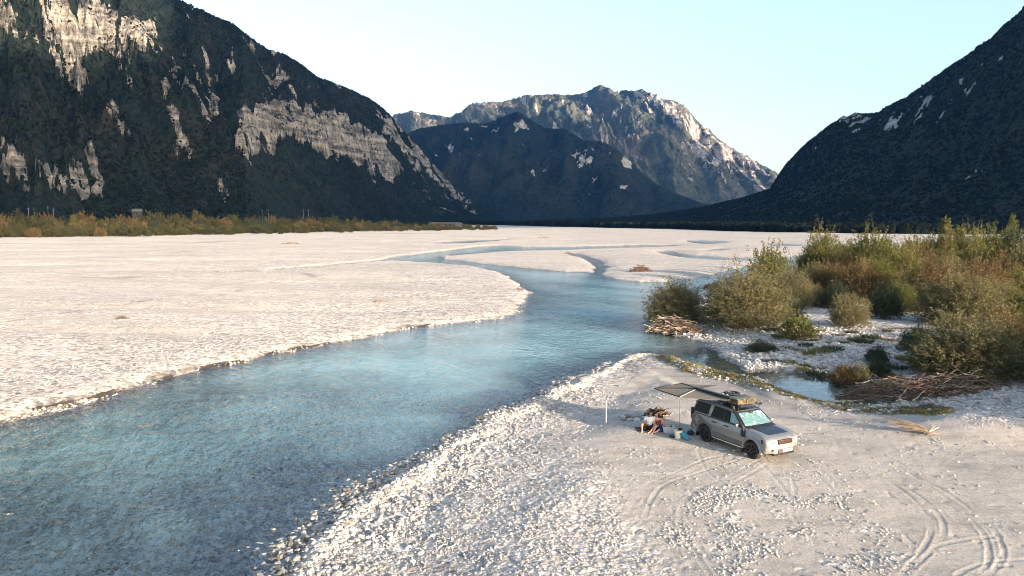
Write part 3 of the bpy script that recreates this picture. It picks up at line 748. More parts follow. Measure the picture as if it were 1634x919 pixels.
def crown_mat(name, a, b, c, scale=1.2):
    t = NT(name)
    tc = t.n('TexCoord').outputs['Object']
    r = t.n('ObjectInfo').outputs['Random']
    P = t.pos()
    col = t.ramp(r, [(0.0, a), (0.55, b), (0.9, b), (1.0, c)])
    n = t.noi(P, scale, 3.0, 0.7)
    col = t.mix(1.0, col, t.ramp(n, [(0.3, (0.8, 0.8, 0.8)), (0.7, (1.15, 1.15, 1.12))]), 'MULTIPLY')
    return t.done(t.pbsdf(Base_Color=col, Roughness=0.95, Specular_IOR_Level=0.05, Normal=t.bump(t.noi(P, scale * 1.6, 3.0, 0.7), 1.0, 1.2 / scale)))
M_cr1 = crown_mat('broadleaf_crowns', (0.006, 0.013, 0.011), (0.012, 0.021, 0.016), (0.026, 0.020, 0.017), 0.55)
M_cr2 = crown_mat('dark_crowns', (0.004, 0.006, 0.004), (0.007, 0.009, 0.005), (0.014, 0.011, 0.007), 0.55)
NG_L = crown_group('slope_woods', [M_cr1, M_cr1, M_cr2], 1)
NG_R = crown_group('dark_woods', [M_cr2, M_cr2, M_cr1], 1)
def slope_points(XS, n, r0, r1, seed, wlim=(0.0, 1.12), tlim=(-1, 1)):
    X, Y, Z, rock, W, px, py = XS
    rs = np.random.RandomState(seed)
    A = np.zeros(X.shape)
    dx = X[:-1, 1:] - X[:-1, :-1]; dy = Y[1:, :-1] - Y[:-1, :-1]
    A[:-1, :-1] = np.abs(dx * dy)
    T = X / Y
    A *= (W > wlim[0]) & (W < wlim[1]) & (T > tlim[0]) & (T < tlim[1])
    A *= (rock < 0.35) + 0.10
    A /= np.maximum(Y / 1000, 0.5) ** 0.6
    A *= 0.5 + smooth(fbm(X / 60, Y / 60, 3), -0.5, 0.3)
    c = np.cumsum(A.ravel()); k = np.searchsorted(c, rs.rand(n) * c[-1])
    i, j = np.unravel_index(np.clip(k, 0, X.size - 1), X.shape)
    i = np.clip(i, 0, X.shape[0] - 2); j = np.clip(j, 0, X.shape[1] - 2)
    a = rs.rand(n); b = rs.rand(n)
    def lerp(M): return (M[i, j] * (1 - a) * (1 - b) + M[i + 1, j] * a * (1 - b) + M[i, j + 1] * (1 - a) * b + M[i + 1, j + 1] * a * b)
    s = (r0 + (r1 - r0) * rs.rand(n) ** 1.6)
    p = np.stack([lerp(X), lerp(Y), lerp(Z) + s * 0.45], -1)
    siz = np.stack([s, s, s * (0.8 + 0.5 * rs.rand(n))], -1)
    rot = np.stack([0.3 * rs.randn(n), 0.3 * rs.randn(n), rs.rand(n) * 6.28], -1)
    return p, rot, siz, rs.randint(0, 3, n)
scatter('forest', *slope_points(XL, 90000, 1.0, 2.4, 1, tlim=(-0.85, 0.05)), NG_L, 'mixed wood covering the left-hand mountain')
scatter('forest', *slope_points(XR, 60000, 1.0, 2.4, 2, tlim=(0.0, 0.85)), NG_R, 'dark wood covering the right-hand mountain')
# level woods along the foot of both mountains
def belt(pts_px, depth_m, n, r0, r1, seed):
    rs = np.random.RandomState(seed)
    L = ground_pts(pts_px, 0.3)
    seg = np.linalg.norm(np.diff(L, axis=0), axis=1); c = np.concatenate([[0], np.cumsum(seg)])
    u = rs.rand(n) ** 1.0 * c[-1]
    x = np.interp(u, c, L[:, 0]); y = np.interp(u, c, L[:, 1])
    k = rs.rand(n) ** 1.7 * depth_m
    nrm = np.hypot(x, y)
    x = x + x / nrm * k; y = y + y / nrm * k
    s = r0 + (r1 - r0) * rs.rand(n)
    return np.stack([x, y, 0.3 + s * 0.7], -1), np.stack([0.2 * rs.randn(n), 0.2 * rs.randn(n), rs.rand(n) * 6.28], -1), np.stack([s, s, s * (1.0 + 0.5 * rs.rand(n))], -1), rs.randint(0, 3, n)
scatter('forest', *belt([(-260, 368), (0, 367), (200, 366), (400, 365), (560, 363.5), (680, 361.5)], 260, 4200, 2.4, 5.0, 5), NG_L, 'dark trees on the flat below the left-hand mountain')
scatter('forest', *belt([(690, 358.2), (740, 358.6), (800, 359.4), (870, 361.2), (960, 363.3), (1060, 365.2), (1150, 368.2), (1250, 371), (1400, 373.5), (1634, 375), (1850, 377)], 240, 6500, 2.0, 4.4, 6), NG_R, 'dark trees along the far edge of the gravel')

# ---- the evening air
def haze_box():
    x0, x1, y0, y1, z0, z1 = -5100, 5100, -60, 9200, -8, 1650
    V = [(x, y, z) for z in (z0, z1) for y in (y0, y1) for x in (x0, x1)]
    Q = [(0, 2, 3, 1), (4, 5, 7, 6), (0, 1, 5, 4), (2, 6, 7, 3), (0, 4, 6, 2), (1, 3, 7, 5)]
    t = NT('evening_air')
    v = t.n('VolumePrincipled', {'Color': (0.12, 0.44, 1.0, 1), 'Density': 0.000033, 'Anisotropy': 0.45})
    t.t.links.new(v.outputs[0], t.out.inputs['Volume'])
    o = link('haze', np_mesh('haze', V, Q, smooth_=False), t.m)
    tag(o, 'thin blue evening haze filling the valley', None, None, 'stuff')
haze_box()
# ================================================================ STONES, PLANTS, DRIFTWOOD
def stone_mat(name, a, b, c):
    t = NT(name)
    r = t.n('ObjectInfo').outputs['Random']
    P = t.pos()
    col = t.ramp(r, [(0.0, a), (0.35, b), (0.75, c), (1.0, (0.36, 0.315, 0.26))])
    col = t.mix(1.0, col, t.ramp(t.noi(P, 22.0, 4.0), [(0.3, (0.8, 0.8, 0.8)), (0.7, (1.1, 1.1, 1.1))]), 'MULTIPLY')
    return t.done(t.pbsdf(Base_Color=col, Roughness=0.85, Specular_IOR_Level=0.25))
M_st1 = stone_mat('limestone_cobbles', (0.18, 0.185, 0.185), (0.34, 0.33, 0.31), (0.48, 0.465, 0.44))
M_st2 = stone_mat('grey_cobbles', (0.16, 0.17, 0.175), (0.32, 0.315, 0.30), (0.46, 0.445, 0.42))
M_st3 = stone_mat('wet_cobbles', (0.07, 0.07, 0.065), (0.16, 0.15, 0.13), (0.30, 0.29, 0.26))
NG_S = crown_group('cobbles', [M_st1, M_st1, M_st2], 2, 0.22, (0.62, 0.5, 0.7))
NG_W = crown_group('wet_cobbles', [M_st3, M_st2, M_st3], 2, 0.22, (0.6, 0.5, 0.7))
AREA = np.zeros(GX.shape)
AREA[:-1, :-1] = np.abs((GX[:-1, 1:] - GX[:-1, :-1]) * (GY[1:, :-1] - GY[:-1, :-1]))
SEEN = (np.abs(GX / GY) < 0.80) & (GY > 15)
def pebbles(dens, n, r0, r1, pw, seed, ng, label, sink=0.25):
    rs = np.random.RandomState(seed)
    w = (AREA * dens * SEEN).ravel()
    c = np.cumsum(w)
    k = np.clip(np.searchsorted(c, rs.rand(n) * c[-1]), 0, GX.size - 1)
    i, j = np.unravel_index(k, GX.shape)
    i = np.clip(i, 0, NR - 2); j = np.clip(j, 0, NC - 2)
    a = rs.rand(n); b = rs.rand(n)
    lp = lambda M: M[i, j] * (1 - a) * (1 - b) + M[i + 1, j] * a * (1 - b) + M[i, j + 1] * (1 - a) * b + M[i + 1, j + 1] * a * b
    s = r0 + (r1 - r0) * rs.rand(n) ** pw
    p = np.stack([lp(GX), lp(GY), lp(GZ) + s * sink], -1)
    el = 0.75 + 0.6 * rs.rand(n)
    siz = np.stack([s * el, s / el, s], -1)
    rot = np.stack([0.35 * rs.randn(n), 0.35 * rs.randn(n), rs.rand(n) * 6.28], -1)
    return scatter('gravel', p, rot, siz, rs.randint(0, 3, n), ng, label)
dryl = smooth(SDF, -0.05, 0.3)
clump = 0.25 + smooth(fbm(GX / 1.5, GY / 1.5, 3), -0.1, 0.5)
rightb = (1 - LEFT)
main_ = GX < 0.19 * GY
pebbles(dryl * rightb * smooth(stony, 0.15, 0.95) * (patch > 0.9) * (DIST < 46) * clump, 34000, 0.012, 0.052, 3.2, 1, NG_S, 'rounded pale cobbles covering the near bank')
pebbles(dryl * rightb * (DIST < 48) * smooth(SDF, 4.5, 0.3) * clump * main_, 4800, 0.03, 0.12, 3.0, 2, NG_S, 'larger cobbles along the water side of the near bank')
pebbles(dryl * rightb * (stony > 0.4) * (DIST > 44) * (DIST < 80) * (GX > 12) * clump, 16000, 0.03, 0.16, 3.2, 3, NG_S, 'cobbles on the bars around the pond')
pebbles(smooth(SDF, 0.6, 0.9) * LEFT * (0.12 + smooth(SDF, 14, 1.0)) * (SDF < 40) * (DIST < 120) * clump, 6500, 0.03, 0.10, 3.4, 4, NG_S, 'cobbles on the far bank of the river')
pebbles((SDF > -0.8) * (SDF < 0.12) * (DIST < 95) * smooth(noise(GX / 2, GY / 2), -0.1, 0.5) * main_, 1500, 0.04, 0.13, 2.6, 5, NG_S, 'pale cobbles standing in the shallows', 0.55)
pebbles((SDF > -2.2) * (SDF < 0.35) * rightb * (DIST < 55) * clump * main_, 6000, 0.05, 0.15, 2.2, 6, NG_W, 'dark wet cobbles along the water line')
pebbles((SDF < -0.4) * (DIST < 50) * main_, 30000, 0.05, 0.20, 2.0, 7, NG_W, 'cobbles lying on the river bed', 0.1)
pebbles((stony <= 0.5) * (sandd < 0) * (DIST < 46) * smooth(fbm(GX / 2.6 + 8, GY / 2.6, 2), -0.1, 0.5), 2600, 0.014, 0.055, 2.8, 8, NG_S, 'scattered stones lying on the sand')
pebbles(smooth(patch, 0.9, -1.2) * smooth(fbm(GX / 2.0, GY / 2.0, 3), -0.1, 0.4), 2600, 0.014, 0.06, 3.0, 9, NG_S, 'stones in the gravel patch of the sand flat')

# ---- plants
def leaf_mat(name, a, b, c, back=None):
    t = NT(name)
    v = t.attr('var')
    r = t.n('ObjectInfo').outputs['Random']
    f = t.math('ADD', t.math('MULTIPLY', v, 0.75), t.math('MULTIPLY', r, 0.25))
    col = t.ramp(f, [(0.1, a), (0.5, b), (0.9, c)])
    if back is not None:
        col = t.mix(t.n('NewGeometry').outputs['Backfacing'], col, back)
    d = t.pbsdf(Base_Color=col, Roughness=0.65, Specular_IOR_Level=0.25)
    tl = t.n('BsdfTranslucent', {'Color': t.mix(1.0, col, (1.25, 1.2, 0.6), 'MULTIPLY')}).outputs[0]
    return t.done(t.n('MixShader', {0: 0.30, 1: d, 2: tl}).outputs[0])
M_leaf = {
    'willow': leaf_mat('willow_leaves', (0.060, 0.062, 0.024), (0.115, 0.104, 0.040), (0.180, 0.148, 0.062), (0.15, 0.14, 0.085)),
    'green': leaf_mat('green_leaves', (0.052, 0.066, 0.020), (0.100, 0.106, 0.030), (0.165, 0.142, 0.044)),
    'rust': leaf_mat('rusty_leaves', (0.070, 0.050, 0.024), (0.115, 0.080, 0.036), (0.150, 0.115, 0.050)),
    'dark': leaf_mat('dark_leaves', (0.022, 0.036, 0.022), (0.038, 0.054, 0.030), (0.062, 0.074, 0.036)),
    'scrub': leaf_mat('scrub_leaves', (0.030, 0.036, 0.014), (0.058, 0.060, 0.024), (0.100, 0.085, 0.034)),
    'pale': leaf_mat('pale_leaves', (0.090, 0.100, 0.050), (0.140, 0.140, 0.066), (0.200, 0.180, 0.090)),
    'straw': leaf_mat('straw_blades', (0.12, 0.11, 0.045), (0.20, 0.175, 0.070), (0.30, 0.25, 0.12)),
    'grass': leaf_mat('grass_blades', (0.070, 0.080, 0.028), (0.150, 0.135, 0.052), (0.280, 0.225, 0.110)),
}
M_bark = simple('grey_bark', (0.13, 0.105, 0.08), 0.9, var=0.3, nscale=12, bump=0.02)
M_drift = [simple('bleached_driftwood', (0.30, 0.25, 0.20), 0.85, var=0.3, nscale=9, bump=0.02),
           simple('brown_driftwood', (0.105, 0.076, 0.055), 0.9, var=0.35, nscale=9, bump=0.02),
           simple('reddish_roots', (0.125, 0.082, 0.058), 0.9, var=0.35, nscale=9, bump=0.02)]

class Tubes:
    def __init__(s): s.V = []; s.Q = []; s.n = 0
    def add(s, pts, r0, r1, k=5):
        pts = np.asarray(pts, float); m = len(pts)
        tan = np.gradient(pts, axis=0); tan /= np.linalg.norm(tan, axis=1)[:, None] + 1e-9
        ref = np.array([0.3, 0.5, 0.81]) if abs(tan[0][2]) < 0.9 else np.array([1.0, 0.2, 0.1])
        a = np.cross(tan, ref); a /= np.linalg.norm(a, axis=1)[:, None] + 1e-9
        b = np.cross(tan, a)
        rr = np.linspace(r0, r1, m)[:, None]
        th = np.linspace(0, 2 * math.pi, k, endpoint=False)
        for c in th: pass
        ring = pts[:, None, :] + rr[:, None] * (a[:, None, :] * np.cos(th)[None, :, None] + b[:, None, :] * np.sin(th)[None, :, None])
        s.V.append(ring.reshape(-1, 3))
        i = np.arange(m * k).reshape(m, k) + s.n
        j = np.roll(i, -1, axis=1)
        s.Q.append(np.stack([i[:-1], j[:-1], j[1:], i[1:]], -1).reshape(-1, 4))
        # closed ends
        if k == 4:
            s.Q.append(np.array([i[0][::-1], i[-1]]))
        s.n += m * k
    def mesh(s, name): return np_mesh(name, np.vstack(s.V), np.vstack(s.Q))

def leaves(P, Dn, Ln, Wd, rs, name, var=None, droop=0.0):
    """one small bent blade per point: P points, Dn directions"""
    n = len(P)
    Dn = Dn / (np.linalg.norm(Dn, axis=1)[:, None] + 1e-9)
    q = rs.randn(n, 3); side = np.cross(Dn, q); side /= np.linalg.norm(side, axis=1)[:, None] + 1e-9
    L = (Ln * (0.6 + 0.8 * rs.rand(n)))[:, None]; W = (Wd * (0.6 + 0.8 * rs.rand(n)))[:, None]
    mid = P + Dn * L * 0.5 + side * W * 0; tip = P + Dn * L; tip[:, 2] -= droop * L[:, 0]
    V = np.stack([P, mid + side * W * 0.5, tip, mid - side * W * 0.5], 1).reshape(-1, 3)
    Fq = np.arange(n * 4).reshape(n, 4)
    v = rs.rand(n) if var is None else var
    return np_mesh(name, V, Fq, attrs={'var': np.repeat(v, 4)}, smooth_=False)

def bush_proto(style, seed, Rn=2.5, Hn=4.0, n_stem=90, n_leaf=15000, leaf=(0.145, 0.05), upright=0.3, mat='willow', pointy=0.0, twig=0.55):
    rs = np.random.RandomState(seed)
    T = Tubes(); LP = []; LD = []; LV = []
    lobes = [(rs.rand() * 6.28, 0.35 + 0.5 * rs.rand(), 0.7 + 0.5 * rs.rand()) for _ in range(6)]
    nspray = n_leaf // 14
    ph = rs.rand(8) * 6.28
    def radius(az, cz):
        r_ = 1.0
        for i, (fa, fb, am) in enumerate(((2, 1.0, .13), (3, 2.0, .11), (5, 3.0, .09), (7, 5.0, .07), (11, 7.0, .05))):
            r_ = r_ + am * np.sin(fa * az + ph[i]) * np.cos(fb * cz * 3.14 + ph[i + 2])
        return r_
    az = rs.rand(nspray) * 6.283
    if pointy:
        h = rs.rand(nspray) ** 1.15
        wd = Rn * np.minimum(1.0, 0.55 + 2.2 * h) * (1 - h) ** 0.62 * (1 + 0.22 * np.sin(3 * az + seed + 5 * h) + 0.25 * rs.randn(nspray).clip(-1.5, 1.2))
        u = 0.35 + 0.65 * rs.rand(nspray) ** 0.5
        C = np.stack([np.cos(az) * wd * u, np.sin(az) * wd * u, Hn * (0.04 + 0.93 * h) + 0.25 * rs.randn(nspray)], -1)
        Dd = np.stack([np.cos(az) * 0.7, np.sin(az) * 0.7, 0.75 + 0 * az], -1) + 0.4 * rs.randn(nspray, 3)
    else:
        cz = rs.rand(nspray) ** (1.0 + 0.2 * upright)
        sz = np.sqrt(1 - cz * cz)
        rr = radius(az, cz) * (0.93 + 0.10 * rs.randn(nspray))
        u = 1 - 0.50 * rs.rand(nspray) ** 1.8
        C = np.stack([np.cos(az) * sz * Rn * 0.92 * rr * u, np.sin(az) * sz * Rn * 0.92 * rr * u, Hn * 0.90 * cz ** 0.85 * rr * u + 0.12 * rs.rand(nspray) * Hn], -1)
        Dd = np.stack([np.cos(az) * sz, np.sin(az) * sz, cz + 0.55], -1) + 0.45 * rs.randn(nspray, 3)
    Dd /= np.linalg.norm(Dd, axis=1)[:, None]
    tl = twig * (0.5 + 0.9 * rs.rand(nspray)) * (Rn / 2.5)
    cl = rs.rand(nspray)
    for q in range(nspray):
        s = rs.rand(14)[:, None]
        LP.append(C[q] + Dd[q] * tl[q] * s + 0.045 * rs.randn(14, 3) * (Rn / 2.5))
        LD.append(Dd[q] + 0.65 * rs.randn(14, 3))
        LV.append(np.clip(0.55 * cl[q] + 0.45 * rs.rand(14), 0, 1))
    for q in rs.choice(nspray, n_stem):
        base = np.array([0.12 * rs.randn() * Rn * 0.5, 0.12 * rs.randn() * Rn * 0.5, -0.1]) if not pointy else np.array([0, 0, C[q][2] * 0.8])
        end = C[q] + Dd[q] * tl[q] * 0.8
        ctrl = base * 0.5 + end * 0.5 + np.array([0, 0, 0.10 * Hn if not pointy else 0.0])
        tt = np.linspace(0, 1, 5)[:, None]
        T.add((1 - tt) ** 2 * base + 2 * tt * (1 - tt) * ctrl + tt ** 2 * end, 0.010 * Rn + 0.010, 0.005, 3)
    LP = np.vstack(LP); LD = np.vstack(LD); LV = np.concatenate(LV)
    ok = LP[:, 2] > 0.02
    fo = leaves(LP[ok], LD[ok], leaf[0], leaf[1], rs, 'foliage', LV[ok], 0.15)
    fo.materials.append(M_leaf[mat])
    if pointy: T.add([(0, 0, -0.2), (0.03, 0.02, Hn * 0.5), (0, 0.03, Hn * 0.95)], 0.03 * Rn + 0.03, 0.012, 6)
    st = T.mesh('stems'); st.materials.append(M_bark)
    return dict(style=style, fo=fo, st=st, R=Rn, H=Hn, tree=bool(pointy))
PROTO = {
    'willow': [bush_proto('willow', s, mat='willow', n_leaf=36000) for s in (1, 2)],
    'dome': [bush_proto('dome', 5, Rn=2.2, Hn=3.0, mat='willow', n_leaf=18000, upright=0.1)],
    'green': [bush_proto('green', 3, Rn=2.4, Hn=4.6, n_leaf=20000, leaf=(0.15, 0.08), mat='green', upright=0.35)],
    'rust': [bush_proto('rust', 4, Rn=2.5, Hn=3.2, n_leaf=20000, mat='rust', leaf=(0.14, 0.06))],
    'dark': [bush_proto('dark', 6, Rn=2.2, Hn=3.0, n_leaf=18000, mat='dark', leaf=(0.13, 0.06), twig=0.4)],
    'alder': [bush_proto('alder', s, Rn=2.6, Hn=6.0, n_stem=110, n_leaf=20000, leaf=(0.20, 0.10), mat='green', upright=0.5, twig=0.9) for s in (7, 8)],
    'poplar': [bush_proto('poplar', 9, Rn=1.5, Hn=8.0, n_stem=90, n_leaf=7500, leaf=(0.20, 0.11), mat='green', pointy=1, twig=0.8)],
    'low': [bush_proto('low', 10, Rn=1.2, Hn=1.1, n_stem=60, n_leaf=5000, leaf=(0.13, 0.05), mat='green')],
    'pale': [bush_proto('pale', 11, Rn=1.0, Hn=1.5, n_stem=50, n_leaf=4200, leaf=(0.14, 0.04), mat='pale')],
}
_nb = [0]
def plant(px, base, w, h, style, label, cat=None, group=None, rz=None, xyz=None):
    k = _nb[0]; _nb[0] += 1
    pr = PROTO[style][k % len(PROTO[style])]
    p = xyz if xyz is not None else at(px, base)
    d = p.y
    W = w * d / F if xyz is None else w
    Hh = h * d / F if xyz is None else h
    tree = pr['tree'] or style == 'alder'
    o = empty('tree' if tree else 'bush', p - Vector((0, 0, 0.05)), rz if rz is not None else (k * 2.399) % 6.28, label, cat or ('tree' if tree else 'bush'), group)
    o.scale = (W / (2.05 * pr['R']), W / (2.05 * pr['R']), Hh / pr['H'])
    a = bpy.data.objects.new('crown' if tree else 'foliage', pr['fo']); COL.objects.link(a); a.parent = o
    b = bpy.data.objects.new('trunk' if tree else 'stems', pr['st']); COL.objects.link(b); b.parent = o
    return o
# the thicket on the right, read off the photograph: middle, foot, width, height
plant(1078, 517, 96, 66, 'willow', 'rounded willow bush at the water with driftwood caught under it')
plant(1188, 522, 138, 92, 'willow', 'large silvery willow bush beside the mouth of the side channel')
plant(1228, 476, 70, 84, 'green', 'dark green bush standing tall behind the large silvery willow')
plant(1262, 492, 70, 62, 'willow', 'olive willow leaning against the right side of the large silvery willow')
plant(1272, 541, 62, 36, 'low', 'low bright green shrub in front of the silvery willow')
plant(1258, 512, 50, 40, 'dark', 'dark shrub tucked under the right flank of the silvery willow')
plant(1215, 560, 56, 17, 'dark', 'flat dark shrub low on the cobbles north of the pond')
plant(1356, 522, 66, 52, 'dome', 'round olive bush standing alone on the gravel')
plant(1411, 508, 60, 50, 'dark', 'dark teal round bush beside the lone olive one')
plant(1298, 488, 50, 34, 'dome', 'small olive bush in the gap left of the lone round one')
plant(1335, 492, 50, 40, 'dark', 'dark bush just behind the lone round olive one')
plant(1322, 474, 70, 50, 'rust', 'rusty brown bush in the middle of the thicket')
plant(1372, 482, 84, 62, 'rust', 'broad russet bush behind the dark teal one')
plant(1400, 478, 60, 66, 'green', 'green bush between the russet one and the tall spires')
plant(1312, 448, 58, 78, 'alder', 'pointed dark tree at the left end of the back row')
plant(1338, 452, 52, 52, 'green', 'yellowish green bush under the pointed dark tree')
plant(1388, 462, 84, 88, 'alder', 'pale green feathery tree in the middle of the back row')
plant(1355, 455, 44, 62, 'alder', 'slender tree left of the feathery pale green one')
plant(1442, 470, 70, 74, 'green', 'tall green bush right of the feathery tree')
plant(1448, 432, 26, 48, 'poplar', 'thin young poplar poking up between two bushes')
plant(1505, 455, 36, 104, 'poplar', 'tallest young poplar, rising over the middle of the thicket')
plant(1482, 450, 40, 70, 'alder', 'tree touching the left side of the tallest young poplar')
plant(1528, 450, 34, 86, 'poplar', 'second young poplar, next to the tallest one')
plant(1548, 455, 42, 88, 'alder', 'third of the three spires over the thicket')
plant(1585, 450, 70, 84, 'green', 'broad dark green tree behind the spires', 'tree')
plant(1622, 452, 64, 84, 'dark', 'dark rounded tree cut by the right edge of the photo', 'tree')
plant(1612, 420, 24, 74, 'poplar', 'lone poplar at the right edge against the dark mountain')
plant(1660, 470, 80, 88, 'green', 'green tree just at the right end of the thicket', 'tree')
plant(1490, 490, 96, 72, 'rust', 'wide olive brown bush below the three spires')
plant(1560, 485, 100, 66, 'rust', 'wide russet bush behind the two big round ones')
plant(1435, 498, 60, 48, 'green', 'small green bush at the left foot of the big rounded one')
plant(1620, 482, 80, 56, 'green', 'green bush in the gap at the right edge')
plant(1532, 518, 140, 78, 'willow', 'big rounded olive bush, upper one of the two largest at right')
plant(1544, 603, 168, 98, 'willow', 'largest bush of all, above the driftwood pile')
plant(1490, 590, 84, 66, 'green', 'green left lobe bush in front of the largest one')
plant(1595, 590, 90, 90, 'rust', 'brownish bush against the right flank of the largest one')
plant(1462, 562, 58, 42, 'dark', 'dark low bush left of the largest one')
plant(1399, 577, 40, 26, 'dark', 'small dark bush alone on the cobbles above the driftwood')
plant(1402, 602, 44, 32, 'dark', 'dark shrub at the left end of the driftwood pile')
plant(1352, 612, 62, 30, 'rust', 'grey brown shrub at the right end of the pond')
plant(1374, 612, 30, 32, 'pale', 'pale straw coloured shrub at the right end of the pond')
plant(1650, 560, 70, 56, 'rust', 'brown bush cut by the right edge beside the largest one')
plant(1137, 462, 34, 10, 'dark', 'flat dark shrub standing in the river behind the willows')
# bushes beyond the right edge of the photograph, whose long shadows reach the bars
for (x, y, w, h) in ((38, 43, 6, 4.6), (43, 41, 6, 5), (36, 32, 5, 3.6), (41, 29, 6, 4.2), (48, 46, 6, 4.6), (34, 37, 4, 3.0), (46, 34, 6, 4.5), (53, 52, 7, 5), (31.5, 30.5, 6, 4.5), (30.5, 34.0, 4.6, 3.6), (35.5, 27, 6, 4.6), (34.0, 43.5, 5.5, 4.5), (36, 40, 5.5, 4.5), (40, 50, 6, 5)):
    plant(0, 0, w, h, 'willow', 'willow bush on the bank beyond the right edge of the photo', None, 'bushes beyond the right edge', xyz=Vector((x, y, 0.4)))
# small tufts on the gravel
def tuft_mesh(seed, n=150, r=0.28, h=0.45, mat='grass'):
    rs = np.random.RandomState(seed)
    a = rs.rand(n) * 6.28; q = r * np.sqrt(rs.rand(n))
    P = np.stack([q * np.cos(a), q * np.sin(a), np.zeros(n)], -1)
    Dn = np.stack([0.7 * np.cos(a) * rs.rand(n) + 0.2 * rs.randn(n), 0.7 * np.sin(a) * rs.rand(n) + 0.2 * rs.randn(n), np.ones(n)], -1)
    me = leaves(P, Dn, h, 0.035, rs, 'grass_tuft', None, 0.25); me.materials.append(M_leaf[mat]); return me
TUFT = [tuft_mesh(1), tuft_mesh(2, 200, 0.4, 0.4, 'dark'), tuft_mesh(3, 120, 0.35, 0.35, 'willow')]
rs = np.random.RandomState(41)
for (px, b, w, h, st) in ((1300, 470, 60, 50, 'dome'), (1345, 462, 66, 54, 'rust'), (1385, 470, 70, 56, 'green'), (1420, 455, 70, 62, 'willow'), (1465, 462, 76, 66, 'rust'), (1510, 470, 80, 60, 'willow'), (1555, 462, 76, 66, 'green'), (1600, 470, 80, 62, 'rust'), (1640, 462, 76, 70, 'willow'),
                          (1290, 446, 50, 46, 'willow'), (1350, 436, 60, 48, 'green'), (1410, 432, 64, 46, 'rust'), (1460, 436, 60, 56, 'green'), (1515, 436, 66, 60, 'willow'), (1570, 438, 70, 62, 'green'), (1625, 436, 70, 62, 'green'), (1440, 480, 60, 44, 'willow'), (1590, 500, 70, 50, 'willow'), (1630, 520, 60, 60, 'green')):
    plant(px, b, w, h, st, 'low bush filling the dense middle of the thicket', None, 'bushes filling the thicket')
rs = np.random.RandomState(4)
TP = [(1205, 517, 2.0), (1190, 522, 1.2), (1310, 563, 1.8), (1292, 566, 1.3), (1330, 560, 1.4), (1345, 548, 1.0), (1365, 545, 1.3), (1390, 541, 1.5), (1420, 545, 1.4), (1300, 545, .9), (1285, 553, 1.1), (1255, 556, 1.0),
      (1415, 530, 1.0), (1378, 548, 1.4), (1322, 548, .8), (1240, 540, 1.2), (1228, 528, 1.2), (1270, 560, .9), (1440, 575, 1.2), (1432, 590, 1.2), (1340, 536, 1), (1310, 530, .9), (1360, 532, 1), (1450, 612, 1.4), (1425, 607, 1.4), (1300, 600, 1.3), (1320, 603, 1.2), (1280, 594, 1.1), (1340, 607, 1.2), (1262, 587, 1.0)]
for k, (px, py, s) in enumerate(TP):
    o = bpy.data.objects.new('grass_tuft', TUFT[k % 3]); COL.objects.link(o)
    o.location = at(px, py); o.rotation_euler = (0, 0, k * 1.7); o.scale = (s * 1.2, s * 1.2, s * 0.85)
    tag(o, 'small dark grass tuft on the gravel between pond and bushes', 'tuft', 'tufts on the gravel by the pond')

# ---- green strip along the side channel
def grass_mesh(poly_px, n, h, seed, mats, zoff=0.0):
    rs = np.random.RandomState(seed)
    poly = plan(poly_px, 3)
    lo, hi = poly.min(0), poly.max(0)
    c = lo + rs.rand(n * 9, 2) * (hi - lo)
    s = sdist(c[:, 0], c[:, 1], poly) + 0.5 * noise(c[:, 0] / 0.9, c[:, 1] / 0.9)
    dn = smooth(-s, -0.15, 0.5) * (0.35 + 0.65 * smooth(noise(c[:, 0] / 1.3, c[:, 1] / 1.3), -0.4, 0.3))
    c = c[rs.rand(len(c)) < dn][:n]
    m = len(c)
    z = floor_at(c[:, 0], c[:, 1])
    P = np.stack([c[:, 0], c[:, 1], z - 0.01], -1)
    Dn = np.stack([0.35 * rs.randn(m), 0.35 * rs.randn(m), np.ones(m)], -1)
    hh = h * (0.5 + 0.9 * smooth(noise(c[:, 0] / 0.7 + 5, c[:, 1] / 0.7), -0.5, 0.6))
    v = np.clip(0.5 + 0.45 * noise(c[:, 0] / 1.1, c[:, 1] / 1.1) + 0.25 * rs.randn(m), 0, 1)
    me = leaves(P, Dn, hh, 0.028, rs, 'grass', v, 0.2)
    me.materials.append(M_leaf[mats])
    return me
STRIP = [(1040, 569), (1060, 571), (1090, 580), (1150, 593), (1210, 608), (1245, 620), (1300, 637), (1350, 648), (1410, 657), (1440, 668), (1430, 676), (1370, 664), (1310, 652), (1250, 637), (1200, 622), (1150, 607), (1100, 598), (1065, 584)]
g = link('grass', grass_mesh(STRIP, 13000, 0.18, 1, 'grass')); tag(g, 'strip of short yellow green grass along the side channel', None, None, 'stuff')
g = link('grass', grass_mesh([(1200, 580), (1260, 585), (1330, 597), (1400, 613), (1400, 620), (1330, 603), (1260, 590)], 2600, 0.22, 2, 'dark')); tag(g, 'dark green growth along the far side of the pond', None, None, 'stuff')
g = link('grass', grass_mesh([(1400, 650), (1460, 655), (1500, 672), (1520, 690), (1480, 688), (1430, 672)], 3500, 0.2, 3, 'grass')); tag(g, 'thin grass around the foot of the driftwood pile', None, None, 'stuff')

